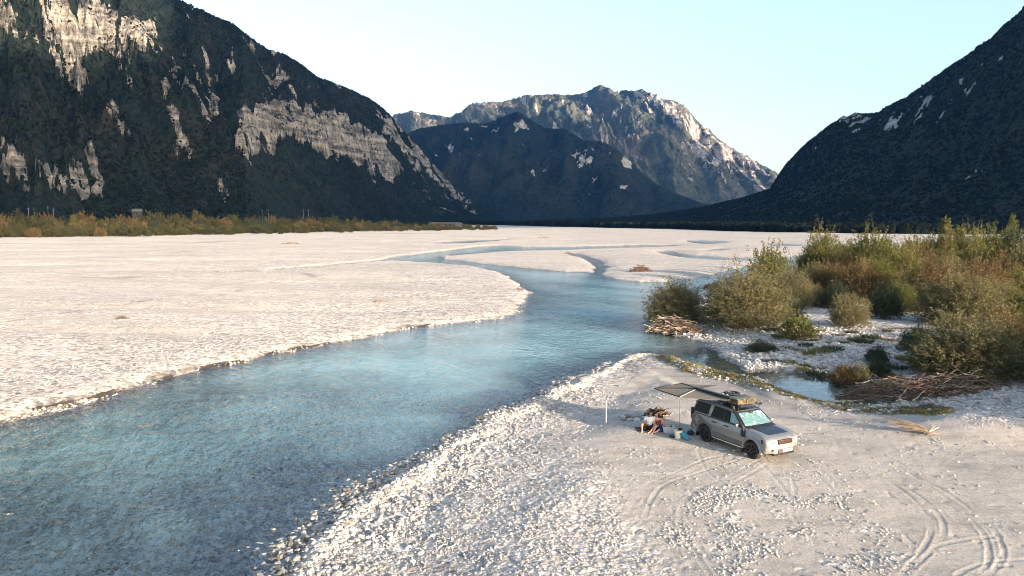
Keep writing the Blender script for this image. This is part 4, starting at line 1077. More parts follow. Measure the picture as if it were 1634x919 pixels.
# ---- driftwood
def stick(rs, c, ln, az, tilt, bend=0.15, n=6):
    d = np.array([math.cos(az) * math.cos(tilt), math.sin(az) * math.cos(tilt), math.sin(tilt)])
    t_ = np.linspace(-0.5, 0.5, n)[:, None]
    off = np.cumsum(rs.randn(n, 3) * bend * ln / n, axis=0)
    return np.asarray(c) + d * ln * t_ + off - off.mean(0)
def pile(name, c, rx, ry, hz, n, az0, seed, mats, lmin, lmax, r, label, cat=None, kind='stuff', azs=0.7):
    rs = np.random.RandomState(seed)
    T = [Tubes() for _ in mats]
    for k in range(n):
        a = rs.rand() * 6.28; q = math.sqrt(rs.rand())
        ox, oy = rx * q * math.cos(a), ry * q * math.sin(a)
        p = np.array([ox * math.cos(az0) - oy * math.sin(az0), ox * math.sin(az0) + oy * math.cos(az0), hz * (1 - q * q) * rs.rand() + 0.05])
        ln = lmin + (lmax - lmin) * rs.rand() ** 1.5
        T[rs.randint(len(mats))].add(stick(rs, p, ln, az0 + azs * rs.randn(), 0.22 * rs.randn()), r * (0.5 + rs.rand()), r * 0.35, 5)
    V = []; Q = []; mi = []; n0 = 0
    for i, t_ in enumerate(T):
        if not t_.V: continue
        v = np.vstack(t_.V); q_ = np.vstack(t_.Q) + n0
        V.append(v); Q.append(q_); mi += [i] * len(q_); n0 += len(v)
    me = np_mesh(name, np.vstack(V), np.vstack(Q))
    o = link(name, me, mats)
    me.polygons.foreach_set('material_index', np.array(mi, np.int32))
    o.location = c
    return tag(o, label, cat, None, kind)
c0 = at(1448, 632)
pile('driftwood', c0, 4.6, 1.1, 1.25, 620, R(12), 1, [M_drift[1], M_drift[1], M_drift[2]], 0.5, 2.0, 0.028, 'tangled heap of brown driftwood below the largest bush')
pile('driftwood', at(1535, 625), 3.4, 0.9, 1.3, 420, R(4), 2, [M_drift[1], M_drift[2], M_drift[0]], 0.5, 2.0, 0.03, 'right end of the brown driftwood heap')
pile('driftwood', at(1077, 531), 2.4, 0.8, 1.6, 420, R(-8), 3, [M_drift[1], M_drift[0], M_drift[1], M_drift[1]], 0.6, 2.4, 0.04, 'root tangle washed against the rounded willow bush')
pile('driftwood', at(1200, 522), 1.6, 0.5, 0.6, 70, R(10), 14, [M_drift[2]], 0.5, 1.5, 0.03, 'reddish roots under the silvery willow')
pile('driftwood', at(1490, 655), 1.0, 0.35, 0.35, 70, R(-15), 4, [M_drift[1]], 0.3, 0.9, 0.02, 'small brown twigs in front of the driftwood heap')
rs = np.random.RandomState(9)
def log(name, px, py, lift, ln, az, tilt, r, mi, label, cat, group=None, bend=0.1):
    T = Tubes(); T.add(stick(rs, (0, 0, 0), ln, az, tilt, bend, 9), r, r * 0.4, 7)
    o = link(name, T.mesh(name), M_drift[mi]); o.location = at(px, py) + Vector((0, 0, lift))
    return tag(o, label, cat, group)
LOGL = 'pale bleached log lying on the big driftwood heap'
for (px, py, lift, ln, az, tilt, r) in ((1390, 622, .45, 2.4, 10, 2, .06), (1470, 622, .7, 3.2, 18, 8, .07), (1438, 640, .35, 2.2, 50, 16, .05), (1415, 628, .5, 2.0, 32, 8, .06), (1540, 612, .6, 2.8, 12, 4, .08), (1520, 624, .45, 2.2, 24, 6, .06), (1405, 640, .3, 2.6, -8, 0, .05), (1465, 640, .3, 1.8, 40, 14, .05)):
    log('driftwood_log', px, py, lift, ln, R(az), R(tilt), r, 0, LOGL, 'log', 'bleached logs on the driftwood heap')
log('driftwood_log', 1590, 607, .25, 5.0, R(5), R(1), .10, 1, 'long dark log on the shingle at the right edge', 'log')
log('driftwood_log', 1590, 614, .12, 4.0, R(2), 0, .06, 0, 'thin bleached log in front of the long dark one', 'log')
log('driftwood_log', 1345, 643, .10, 2.6, R(6), 0, .04, 0, 'thin pale log at the water line of the pond', 'log')
log('driftwood_log', 1215, 528, .12, 2.6, R(4), 0, .05, 1, 'dark branch lying in front of the silvery willow', 'log')
log('driftwood_log', 1290, 538, .10, 2.2, R(10), 0, .04, 1, 'dark branch lying right of the low bright green shrub', 'log')
log('driftwood_log', 1450, 526, .15, 4.0, R(4), 0, .07, 1, 'brown log on the gravel right of the dark teal bush', 'log')
# dead shrub with its pale root stock
e0 = empty('dead_shrub', at(1480, 694), R(0), 'dry grey shrub lying on the sand with its pale root exposed', 'dead shrub')
rs = np.random.RandomState(12); T = Tubes()
for k in range(80):
    d = np.array([-1.0 + 0.25 * rs.randn(), 0.35 + 0.35 * rs.randn(), 0.35 + 0.22 * rs.rand()]); ln = 0.8 + 0.9 * rs.rand()
    tt = np.linspace(0, 1, 5)[:, None]
    p = np.array([0.1, 0, 0.1]) + d * ln * tt + np.array([0, 0, -0.25]) * tt ** 2 + np.cumsum(rs.randn(5, 3) * 0.035, 0)
    p[:, 2] = np.maximum(p[:, 2], 0.02)
    T.add(p, 0.014, 0.005, 3)
link('twigs', T.mesh('twigs'), simple('dry_twigs', (0.19, 0.15, 0.105), 0.95, var=0.3), e0)
T = Tubes()
for d in ((0.35, 0.05, 0.30), (0.15, -0.05, 0.38), (0.45, 0.1, 0.05), (0.28, -0.22, 0.12)):
    tt = np.linspace(0, 1, 5)[:, None]
    T.add(np.array([0.0, 0, 0.06]) + np.array(d) * tt * 1.3 + np.array([0.1, 0, -0.1]) * tt ** 2, 0.06, 0.02, 6)
link('root', T.mesh('root'), M_drift[0], e0)
# debris far out on the gravel
def heap(px, py, w, h, label, seed, mats=(1,), n=90):
    p = at(px, py); d = p.y
    W = w * d / F; Hh = h * d / F
    return pile('driftwood_heap', p, W / 2, W / 4, Hh, n, 0.05, seed, [M_drift[m] for m in mats], W * 0.2, W * 0.55, max(0.02, W * 0.012), label, 'driftwood', None, 0.5)
heap(1024, 433, 30, 10, 'brown heap of driftwood alone on the gravel island', 21, (1, 2), 200)
heap(196, 509, 22, 6, 'small reddish twig heap on the left gravel bank', 22, (2,), 40)
heap(607, 482, 26, 3, 'flat straw coloured twig heap in the middle of the left gravel bank', 23, (0, 1), 40)
heap(868, 380, 16, 5, 'tiny driftwood heap far out on the gravel, below the middle ridge', 24, (1, 0), 40)
heap(908, 405, 14, 4, 'tiny driftwood heap on the gravel island beside the creek', 25, (1,), 40)
heap(465, 389, 26, 3, 'flat reddish driftwood line far out on the left gravel', 26, (2, 0), 40)
heap(830, 463, 10, 9, 'dark roots on the tip of the left gravel bank', 27, (1,), 40)
# ================================================================ THE FAR LEFT: SCRUB, MASTS, HOUSE, BRIDGE
FARP = {
    'olive': bush_proto('olive', 31, Rn=5, Hn=6.5, n_leaf=3600, leaf=(0.75, 0.42), mat='scrub', twig=0.8, n_stem=20),
    'green': bush_proto('green', 32, Rn=5, Hn=8, n_leaf=4200, leaf=(0.75, 0.48), mat='scrub', twig=0.8, n_stem=20),
    'rust': bush_proto('rust', 33, Rn=5, Hn=6, n_leaf=3600, leaf=(0.75, 0.45), mat='rust', twig=0.8, n_stem=20),
    'dark': bush_proto('dark', 34, Rn=5, Hn=7, n_leaf=3600, leaf=(0.75, 0.5), mat='dark', twig=0.7, n_stem=20),
    'tree': bush_proto('tree', 35, Rn=3.5, Hn=12, n_leaf=4000, leaf=(0.8, 0.5), mat='green', pointy=1, twig=0.8, n_stem=30),
}
FARL = {'olive': ('bush', 'olive bush in the lit scrub band along the far left gravel'),
        'green': ('bush', 'green leafy bush in the lit scrub band along the far left gravel'),
        'rust': ('bush', 'russet bush in the lit scrub band along the far left gravel'),
        'dark': ('bush', 'dark green bush in the lit scrub band along the far left gravel'),
        'tree': ('tree', 'narrow tree standing out of the long lit band of scrub at the left')}
rs = np.random.RandomState(77)
bx = [-80, 0, 120, 300, 420, 520, 640, 720, 800]
by = [379.5, 379, 378, 375.2, 372.3, 370.3, 368.2, 367.2, 366.2]
bh = [40, 34, 28, 30, 24, 19, 13, 10, 6]
def far_bush(px, base, hpx, kind, wr):
    pr = FARP[kind]
    p = at(px, base, 0.4); d = p.y
    h = hpx * d / F; w = h * wr
    o = bpy.data.objects.new('tree' if kind == 'tree' else 'bush', pr['fo']); COL.objects.link(o)
    o.location = p - Vector((0, 0, 0.1)); o.rotation_euler = (0, 0, rs.rand() * 6.28)
    o.scale = (w / (2 * pr['R']), w / (2 * pr['R']), h / pr['H'])
    tag(o, FARL[kind][1], FARL[kind][0], {'olive': 'olive bushes of the far scrub', 'green': 'green bushes of the far scrub', 'rust': 'russet bushes of the far scrub', 'dark': 'dark bushes of the far scrub', 'tree': 'narrow trees of the far scrub'}[kind])
px = -70.0
while px < 800:
    hb0 = np.interp(px, bx, bh); b0 = np.interp(px, bx, by)
    kinds = ['olive', 'olive', 'green', 'rust', 'dark']
    far_bush(px + rs.randn() * 2, b0 + 0.2 * rs.randn(), hb0 * (0.38 + 0.25 * rs.rand()), kinds[rs.randint(3) if rs.rand() < .85 else 3], 1.3 + 0.6 * rs.rand())
    far_bush(px + rs.randn() * 4, b0 - 1.3, hb0 * (0.6 + 0.25 * rs.rand()), kinds[rs.randint(5)], 1.1 + 0.4 * rs.rand())
    if px < 640:
        far_bush(px + rs.randn() * 4, b0 - 2.6, hb0 * (0.75 + 0.3 * rs.rand()), ['green', 'green', 'rust', 'dark', 'olive'][rs.randint(5)], 0.9 + 0.4 * rs.rand())
        if rs.rand() < 0.22: far_bush(px + rs.randn() * 4, b0 - 2.2, hb0 * (1.0 + 0.2 * rs.rand()), 'tree', 0.42)
    px += hb0 * (0.62 + 0.25 * rs.rand())
# a few lone bushes out on the gravel in front of the band
for (px, b, h) in ((213, 377.2, 5), (365, 374.5, 7), (430, 373.2, 5), (448, 373.5, 4), (478, 372.2, 5), (488, 372.2, 4), (545, 371.3, 4), (560, 371.2, 3), (640, 369.3, 3), (667, 368.6, 3), (700, 368.3, 3)):
    far_bush(px, b, h, 'olive', 1.9)
M_pole = simple('galvanised_steel', (0.30, 0.31, 0.32), 0.5, 0.4)
for k, (px, top, sz) in enumerate(((45, 330, 1), (54, 331, 1), (76, 329, 1), (85, 331, 1), (418, 333, .9), (428, 333, .9), (484, 333, .85), (492, 334, .85))):
    r = ray(px, top); y = 660.0 if k < 4 else 900.0
    tt = y / r[1]; x = r[0] * tt; z = H + r[2] * tt
    T = Tubes(); T.add([(0, 0, 0), (0, 0, z * 0.5), (0, 0, z)], 0.15, 0.09, 6)
    o = link('mast', T.mesh('mast'), M_pole); o.location = (x, y, 0)
    T = Tubes(); T.add([(-1.1, 0, z * 0.93), (0, 0, z * 0.935), (1.1, 0, z * 0.93)], 0.13, 0.13, 5)
    link('crossarm', T.mesh('crossarm'), M_pole, o)
    tag(o, 'thin pale mast rising over the dark trees below the left mountain', 'mast', 'masts below the left mountain')

def box_bm(bm, x0, x1, y0, y1, z0, z1):
    v = [bm.verts.new((x, y, z)) for z in (z0, z1) for y in (y0, y1) for x in (x0, x1)]
    for q in ((0, 2, 3, 1), (4, 5, 7, 6), (0, 1, 5, 4), (2, 6, 7, 3), (0, 4, 6, 2), (1, 3, 7, 5)): bm.faces.new([v[i] for i in q])
    return v
def bm_obj(name, bm, mat, parent=None, smooth_=False, bevel=0.0, seg=2):
    bmesh.ops.recalc_face_normals(bm, faces=bm.faces)
    if bevel:
        bmesh.ops.bevel(bm, geom=[e for e in bm.edges if len(e.link_faces) == 2 and e.calc_face_angle(0) > 0.5], offset=bevel, segments=seg, affect='EDGES', profile=0.6, clamp_overlap=True)
    me = bpy.data.meshes.new(name); bm.to_mesh(me); bm.free()
    if smooth_:
        me.polygons.foreach_set('use_smooth', np.ones(len(me.polygons), bool))
        try: me.set_sharp_from_angle(angle=R(35))
        except Exception: pass
    return link(name, me, mat, parent)
def box(name, b, mat, parent=None, bevel=0.0, seg=2):
    bm = bmesh.new(); box_bm(bm, *b); return bm_obj(name, bm, mat, parent, bevel > 0, bevel, seg)

r = ray(219, 336); yh = 820.0; xh = r[0] * yh / r[1]; zh = H + r[2] * yh / r[1]
M_plaster = simple('pale_plaster', (0.05, 0.05, 0.048), 0.9); M_tile = simple('roof_tiles', (0.13, 0.125, 0.115), 0.85, var=0.25)
M_darkglass = simple('dark_glass', (0.004, 0.0045, 0.005), 0.25, var=0.1, spec=0.12)
ho = empty('house', (xh, yh, 0), R(12), 'small pale house among the dark trees under the left mountain', 'house')
bm = bmesh.new(); box_bm(bm, -4.5, 4.5, -3.5, 3.5, 0, zh - 1); bm_obj('wall', bm, M_plaster, ho)
bm = bmesh.new()
z0 = zh - 0.98
a = [bm.verts.new(p) for p in ((-5, -4.2, z0), (5, -4.2, z0), (5, 4.2, z0), (-5, 4.2, z0), (-4.6, 0, z0 + 3.0), (4.6, 0, z0 + 3.0))]
for q in ((0, 1, 5, 4), (2, 3, 4, 5), (0, 4, 3), (1, 2, 5), (3, 2, 1, 0)): bm.faces.new([a[i] for i in q])
bm_obj('roof', bm, M_tile, ho)
for x in (-2.8, 0, 2.8): box('window', (x - 0.5, x + 0.5, -3.56, -3.505, zh - 3.4, zh - 2.1), M_darkglass, ho)

M_conc = simple('pale_concrete', (0.12, 0.12, 0.125), 0.9, var=0.15, nscale=0.3)
pts = [(gp_[0], gp_[1]) for gp_ in (gp(628, 357.0, 5.2), gp(735, 357.6, 5.2))]
yb = 1250.0
xa = (628 - CX) / F * yb; xb = (735 - CX) / F * yb
br = empty('bridge', (xa, yb, 0), 0, 'long low concrete bridge at the head of the gravel, behind the last bushes', 'bridge')
Lb = xb - xa
box('deck', (0, Lb, 0, 6, 4.6, 6.0), M_conc, br)
box('railing', (0, Lb, -0.15, -0.02, 6.0, 6.9), M_conc, br)
for k in range(5): box('pier', (Lb * (k + 0.5) / 5 - 0.8, Lb * (k + 0.5) / 5 + 0.8, 0.8, 5.2, -1, 4.59), M_conc, br)
bm = bmesh.new()
a = [bm.verts.new(p) for p in ((Lb - 13, -2, -1), (Lb + 7, -2, -1), (Lb + 7, 8, -1), (Lb - 13, 8, -1), (Lb - 6, -1, 6.3), (Lb + 2, -1, 6.3), (Lb + 2, 7, 6.3), (Lb - 6, 7, 6.3))]
for q in ((3, 2, 1, 0), (4, 5, 6, 7), (0, 1, 5, 4), (1, 2, 6, 5), (2, 3, 7, 6), (3, 0, 4, 7)): bm.faces.new([a[i] for i in q])
bm_obj('abutment', bm, M_conc, br)
from mathutils.geometry import tessellate_polygon
# ================================================================ THE CAR (X forward, Y to its left, Z up, origin on the ground)
def carpaint(name, col, metal, rough, dust=0.5):
    t = NT(name)
    tc = t.n('TexCoord').outputs['Object']
    z = t.n('SeparateXYZ', {0: tc}).outputs[2]
    n = t.noi(tc, 2.6, 6.0, 0.65)
    d = t.math('MULTIPLY', t.maprange(t.math('ADD', n, t.math('MULTIPLY', z, -0.30)), 0.10, 0.45), dust)
    c = t.mix(d, col, (0.26, 0.245, 0.225))
    b = t.n('BsdfPrincipled')
    t.t.links.new(c, b.inputs['Base Color'])
    t.t.links.new(t.maprange(d, 0, 0.6, rough, 0.75), b.inputs['Roughness'])
    t.t.links.new(t.math('SUBTRACT', metal, t.math('MULTIPLY', d, metal), True), b.inputs['Metallic'])
    b.inputs['Coat Weight'].default_value = 0.4; b.inputs['Coat Roughness'].default_value = 0.12
    return t.done(b.outputs[0])
M_silver = carpaint('silver_paint', (0.215, 0.22, 0.225), 0.6, 0.36, 0.5)
M_clad = carpaint('grey_cladding', (0.055, 0.057, 0.060), 0.0, 0.5, 0.16)
M_black = simple('black_plastic', (0.018, 0.018, 0.020), 0.45, var=0.25)
M_blackp = simple('black_roof_paint', (0.014, 0.015, 0.018), 0.22, var=0.15, spec=0.5)
M_rubber = simple('dusty_rubber', (0.030, 0.029, 0.028), 0.85, var=0.4, nscale=9)
M_rim = simple('dark_alloy', (0.026, 0.026, 0.028), 0.4, 0.5)
M_bronze = simple('bronze_mesh', (0.060, 0.034, 0.022), 0.5, 0.3, var=0.5, nscale=60)
M_plate = simple('pale_plate', (0.62, 0.58, 0.46), 0.5)
M_grey = simple('mid_grey', (0.22, 0.22, 0.22), 0.6)
M_white = simple('white_plastic', (0.72, 0.71, 0.68), 0.5, var=0.06)
M_alu = simple('brushed_alloy', (0.55, 0.55, 0.55), 0.35, 0.8)
M_red = simple('red_lens', (0.16, 0.012, 0.01), 0.2)
t = NT('clear_glass')
M_glass = t.done(t.n('MixShader', {0: 0.06, 1: t.n('BsdfTransparent', {'Color': (0.93, 0.97, 0.96, 1)}).outputs[0], 2: t.n('BsdfGlossy', {'Roughness': 0.03, 'Color': (1, 1, 1, 1)}).outputs[0]}).outputs[0])
t = NT('quilted_sunshade')
tc = t.n('TexCoord').outputs['Object']
rot = t.n('VectorRotate', {'Vector': tc, 'Angle': R(40)}, rotation_type='Z_AXIS').outputs[0]
ch = t.n('TexBrick', {'Vector': t.scale(t.n('CombineXYZ', {0: t.n('SeparateXYZ', {0: tc}).outputs[1], 1: t.n('SeparateXYZ', {0: tc}).outputs[2], 2: 0.0}).outputs[0], (1, 1.5, 1)), 'Color1': (0.25, 0.35, 0.345, 1), 'Color2': (0.16, 0.28, 0.285, 1), 'Mortar': (0.06, 0.14, 0.15, 1), 'Scale': 7.0, 'Mortar Size': 0.02, 'Brick Width': 0.7, 'Row Height': 0.5}).outputs[0]
cr = t.noi(tc, 4.0, 3.0)
M_shade = t.done(t.pbsdf(Base_Color=t.mix(t.maprange(cr, 0.55, 0.66), ch, (0.46, 0.52, 0.51)), Roughness=0.35, Metallic=0.25, Normal=t.bump(t.noi(tc, 7.0, 3.0), 0.5, 0.08)))

car = empty('car', Vector((CAR_XY[0], CAR_XY[1], 0.53)), CAR_HEAD, 'silver off-road car with snorkel, black bonnet panel and loaded roof rack', 'car')
def slices(name, outline, ys, mat, parent, wfun=None, smooth_=True):
    """body shell: one outline in X-Z repeated across Y; each slice = (y, inset)"""
    bm = bmesh.new()
    o = np.array(outline, float); n = len(o)
    nx = np.roll(o, -1, 0) - np.roll(o, 1, 0); nrm = np.stack([nx[:, 1], -nx[:, 0]], -1); nrm /= np.linalg.norm(nrm, axis=1)[:, None] + 1e-9
    area = 0.5 * np.sum(o[:, 0] * np.roll(o[:, 1], -1) - np.roll(o[:, 0], -1) * o[:, 1])
    if area < 0: nrm = -nrm
    ring = []
    for y, ins in ys:
        p = o - nrm * ins
        r_ = []
        for x, z in p:
            xx, yy, zz = wfun(x, y, z) if wfun else (x, y, z)
            r_.append(bm.verts.new((xx, yy, zz)))
        ring.append(r_)
    for a, b in zip(ring[:-1], ring[1:]):
        for i in range(n): bm.faces.new((a[i], a[(i + 1) % n], b[(i + 1) % n], b[i]))
    for rg_ in (ring[0], ring[-1]):
        for t3 in tessellate_polygon([[Vector((v.co.x, v.co.z, 0)) for v in rg_]]):
            try: bm.faces.new([rg_[i] for i in t3])
            except ValueError: pass
    return bm_obj(name, bm, mat, parent, smooth_)
AXF, AXR, ARCH = 1.4425, -1.4425, 0.47
def arch(cx, a0=198, a1=-18, n=11, r=ARCH, cz=0.40):
    return [(cx + r * math.cos(R(a)), cz + r * math.sin(R(a))) for a in np.linspace(a0, a1, n)]
low = [(-2.36, 0.46), (-2.405, 0.62), (-2.405, 0.95), (-2.35, 1.20), (-2.33, 1.235), (-1.2, 1.235), (0.0, 1.235), (1.0, 1.235), (1.10, 1.225), (1.7, 1.185), (2.10, 1.14), (2.27, 1.08), (2.37, 0.98), (2.40, 0.80), (2.39, 0.55), (2.30, 0.44)]
low_out = low + [(x, z) for x, z in arch(AXF, -18 + 14, 198 - 14)] + [(0.8, 0.42), (0.0, 0.42), (-0.8, 0.42)] + [(x, z) for x, z in arch(AXR, -18 + 14, 198 - 14)]
def wlow(x, y, z):
    q = min(1, abs(y) / 0.93)
    if x > 1.75: x -= 0.17 * q ** 4 * smooth(np.array(x), 1.75, 2.3)
    if x < -2.1: x += 0.10 * q ** 4
    if z > 1.1: y *= 1 - 0.035 * (z - 1.1) / 0.13
    return float(x), y, z
YS = [(-0.94, 0.035), (-0.93, 0.012), (-0.905, 0), (-0.75, 0), (-0.5, 0), (-0.2, 0), (0.2, 0), (0.5, 0), (0.75, 0), (0.905, 0), (0.93, 0.012), (0.94, 0.035)]
slices('body', low_out, YS, M_silver, car, wlow)
top = [(-2.33, 1.232), (-2.30, 1.50), (-2.22, 1.76), (-2.12, 1.845), (-1.6, 1.87), (-0.75, 1.87), (-0.45, 1.845), (0.05, 1.82), (0.27, 1.785), (0.62, 1.52), (1.00, 1.232)]
def wtop(x, y, z):
    k = 1 - 0.175 * max(0, z - 1.232) / 0.62
    q = abs(y) / 0.90
    if x > 0.2: x -= 0.10 * q ** 3
    return x, y * k, z
YT = [(-0.895, 0.05), (-0.885, 0.016), (-0.86, 0.0), (-0.5, -0.006), (0, -0.012), (0.5, -0.006), (0.86, 0.0), (0.885, 0.016), (0.895, 0.05)]
slices('cabin', top, YT, M_silver, car, wtop)
def side_panel(name, poly, off, mat, s, parent=car, upper=True, thick=0.012):
    """flat piece lying on the car's side (s = -1 its right, +1 its left)"""
    bm = bmesh.new()
    def pt(x, z, o):
        if upper: _, y, _ = wtop(x, 0.895, z)
        else: _, y, _ = wlow(x, 0.94, z)
        return (x, s * (y + o), z)
    a = [bm.verts.new(pt(x, z, off)) for x, z in poly]; b = [bm.verts.new(pt(x, z, off - thick)) for x, z in poly]
    bm.faces.new(a); bm.faces.new(b[::-1]); n = len(poly)
    for i in range(n): bm.faces.new((a[i], b[i], b[(i + 1) % n], a[(i + 1) % n]))
    bmesh.ops.triangulate(bm, faces=[f for f in bm.faces if len(f.verts) > 4])
    return bm_obj(name, bm, mat, parent)
for s in (-1, 1):
    side_panel('quarter_window', [(-1.33, 1.30), (-1.22, 1.775), (-2.10, 1.775), (-2.20, 1.52), (-2.22, 1.30)], 0.010, M_darkglass, s)
    side_panel('side_window', [(-0.34, 1.285), (-0.34, 1.765), (-1.00, 1.775), (-1.13, 1.285)], 0.010, M_darkglass, s)
    w = side_panel('side_window', [(0.80, 1.285), (0.72, 1.37), (0.24, 1.735), (-0.29, 1.765), (-0.29, 1.285)], 0.010, M_darkglass, s)
    side_panel('sunshade', [(0.76, 1.30), (0.70, 1.37), (0.25, 1.71), (0.06, 1.72), (0.10, 1.30)], 0.017, M_shade, s, w)
    side_panel('window_pillar', [(-0.29, 1.285), (-0.29, 1.765), (-0.34, 1.765), (-0.34, 1.285)], 0.012, M_black, s)
    side_panel('window_sill_strip', [(-1.2, 1.245), (0.84, 1.245), (0.84, 1.275), (-1.2, 1.275)], 0.008, M_black, s)
    # doors: shut lines and handles
    for x in (-1.02, -0.30, 0.86):
        side_panel('door_seam', [(x - 0.007, 0.50), (x + 0.007, 0.50), (x + 0.007, 1.235), (x - 0.007, 1.235)], 0.003, M_black, s, upper=False)
    for x in (-0.85, -0.10):
        side_panel('door_handle', [(x - 0.11, 1.06), (x + 0.11, 1.06), (x + 0.11, 1.10), (x - 0.11, 1.10)], 0.035, M_grey if s > 0 else M_black, s, upper=False, thick=0.03)
    side_panel('side_cladding', [(-0.96, 0.44), (0.95, 0.44), (0.98, 0.62), (-0.80, 0.66), (-0.92, 0.60)], 0.016, M_clad, s, upper=False, thick=0.02)
    side_panel('rear_decal', [(-2.34, 0.66), (-2.00, 0.58), (-1.96, 0.75), (-1.72, 0.93), (-1.42, 0.97), (-1.75, 1.14), (-2.02, 1.20), (-2.34, 1.10)], 0.004, M_clad, s, upper=False)
    side_panel('door_decal', [(0.60, 0.80), (0.72, 0.80), (0.72, 0.86), (0.60, 0.86)], 0.004, M_grey, s, upper=False)
    side_panel('door_decal', [(0.62, 0.88), (0.70, 0.88), (0.70, 1.02), (0.62, 1.02)], 0.004, M_grey, s, upper=False)
    box('step_bar', (-0.92, 0.92, s * 0.86, s * 1.0, 0.36, 0.41) if s > 0 else (-0.92, 0.92, -1.0, -0.86, 0.36, 0.41), M_alu, car, 0.015)
    box('sill', (-0.92, 0.92, min(s * 0.80, s * 0.90), max(s * 0.80, s * 0.90), 0.33, 0.47), M_black, car)
    # wheel arch flares
    for cx, m in ((AXF, M_silver), (AXR, M_clad)):
        bm = bmesh.new(); A = [R(a) for a in np.linspace(-4, 184, 17)]
        prof = [(ARCH - 0.005, 0.90), (ARCH - 0.005, 0.975), (ARCH + 0.05, 0.985), (ARCH + 0.10, 0.955), (ARCH + 0.115, 0.90)]
        ring = [[bm.verts.new((cx + q * math.cos(a), s * y, 0.40 + q * math.sin(a))) for q, y in prof] for a in A]
        for r0, r1 in zip(ring[:-1], ring[1:]):
            for i in range(len(prof) - 1): bm.faces.new((r0[i], r0[i + 1], r1[i + 1], r1[i]))
        bm.faces.new(ring[0]); bm.faces.new(ring[-1][::-1])
        bm_obj('wheel_arch', bm, m, car, True)
    # door mirror
    bm = bmesh.new(); box_bm(bm, 0.62, 0.72, min(s * 0.93, s * 1.13), max(s * 0.93, s * 1.13), 1.25, 1.38)
    bm_obj('mirror', bm, M_silver, car, True, 0.03, 3)
    # lights
    hl = bmesh.new()
    pts_ = [(2.33, 0.50), (2.31, 0.62), (2.26, 0.76), (2.16, 0.865), (2.00, 0.915)]
    A = [hl.verts.new((x + 0.018, s * (y + 0.012), 1.015)) for x, y in pts_]; B = [hl.verts.new((x + 0.03, s * (y + 0.012), 0.805)) for x, y in pts_]
    C = [hl.verts.new((x - 0.05, s * (y - 0.03), 1.015)) for x, y in pts_]; D = [hl.verts.new((x - 0.05, s * (y - 0.03), 0.805)) for x, y in pts_]
    for i in range(4):
        hl.faces.new((A[i], A[i + 1], B[i + 1], B[i])); hl.faces.new((A[i], C[i], C[i + 1], A[i + 1])); hl.faces.new((B[i], B[i + 1], D[i + 1], D[i])); hl.faces.new((C[i], D[i], D[i + 1], C[i + 1]))
    hl.faces.new((A[0], B[0], D[0], C[0])); hl.faces.new((A[4], C[4], D[4], B[4]))
    h = bm_obj('headlight', hl, simple('headlight_glass', (0.40, 0.38, 0.34), 0.12, 0.3, var=0.5, nscale=18), car)
    for (x, y) in ((2.395, 0.565), (2.345, 0.73)):
        bm = bmesh.new(); bmesh.ops.create_cone(bm, cap_ends=True, segments=14, radius1=0.062, radius2=0.05, depth=0.03, matrix=Matrix.Translation((x - 0.02 * (y > .6), s * y, 0.90)) @ Euler((0, R(90), 0)).to_matrix().to_4x4())
        bm_obj('lamp', bm, M_white, h)
    box('headlight_frame', (1.97, 2.06, min(s * 0.895, s * 0.942), max(s * 0.895, s * 0.944), 0.82, 1.0), M_black, car)
    box('rear_light', (-2.425, -2.28, min(s * 0.78, s * 0.925), max(s * 0.78, s * 0.925), 0.90, 1.42), M_red if s > 0 else M_black, car, 0.02)
    bm = bmesh.new(); bmesh.ops.create_cone(bm, cap_ends=True, segments=14, radius1=0.055, radius2=0.055, depth=0.04, matrix=Matrix.Translation((2.425, s * 0.66, 0.60)) @ Euler((0, R(90), 0)).to_matrix().to_4x4())
    bm_obj('fog_light', bm, M_grey, car)
# bumper, grille, plate
bout = [(2.20, 0.46), (2.20, 0.76), (2.425, 0.765), (2.455, 0.72), (2.455, 0.53), (2.42, 0.45)]
def wbump(x, y, z):
    q = min(1, abs(y) / 0.93); return x - 0.26 * q ** 4 * (1 if x > 2.3 else 0.4), y, z
slices('bumper', bout, [(-0.945, 0.03), (-0.93, 0.006), (-0.8, 0), (-0.55, 0), (-0.2, 0), (0.2, 0), (0.55, 0), (0.8, 0), (0.93, 0.006), (0.945, 0.03)], M_silver, car, wbump)
box('bumper_intake', (2.38, 2.466, -0.42, 0.72, 0.47, 0.64), simple('brown_grey_plastic', (0.075, 0.062, 0.05), 0.7), car, 0.015)
box('skid_plate', (2.0, 2.36, -0.6, 0.6, 0.34, 0.455), M_black, car, 0.02)
pl = box('number_plate', (2.468, 2.482, -0.18, 0.34, 0.505, 0.62), M_plate, car)
for k, y in enumerate((-0.13, -0.06, 0.01, 0.10, 0.17, 0.24)):
    box('plate_mark', (2.483, 2.486, y, y + 0.045, 0.535, 0.59), M_grey, pl)
box('grille', (2.33, 2.425, -0.40, 0.40, 0.815, 1.0), M_bronze, car, 0.012)
for z in (0.86, 0.91, 0.955): box('grille_bar', (2.426, 2.434, -0.385, 0.385, z - 0.008, z + 0.008), M_black, car)
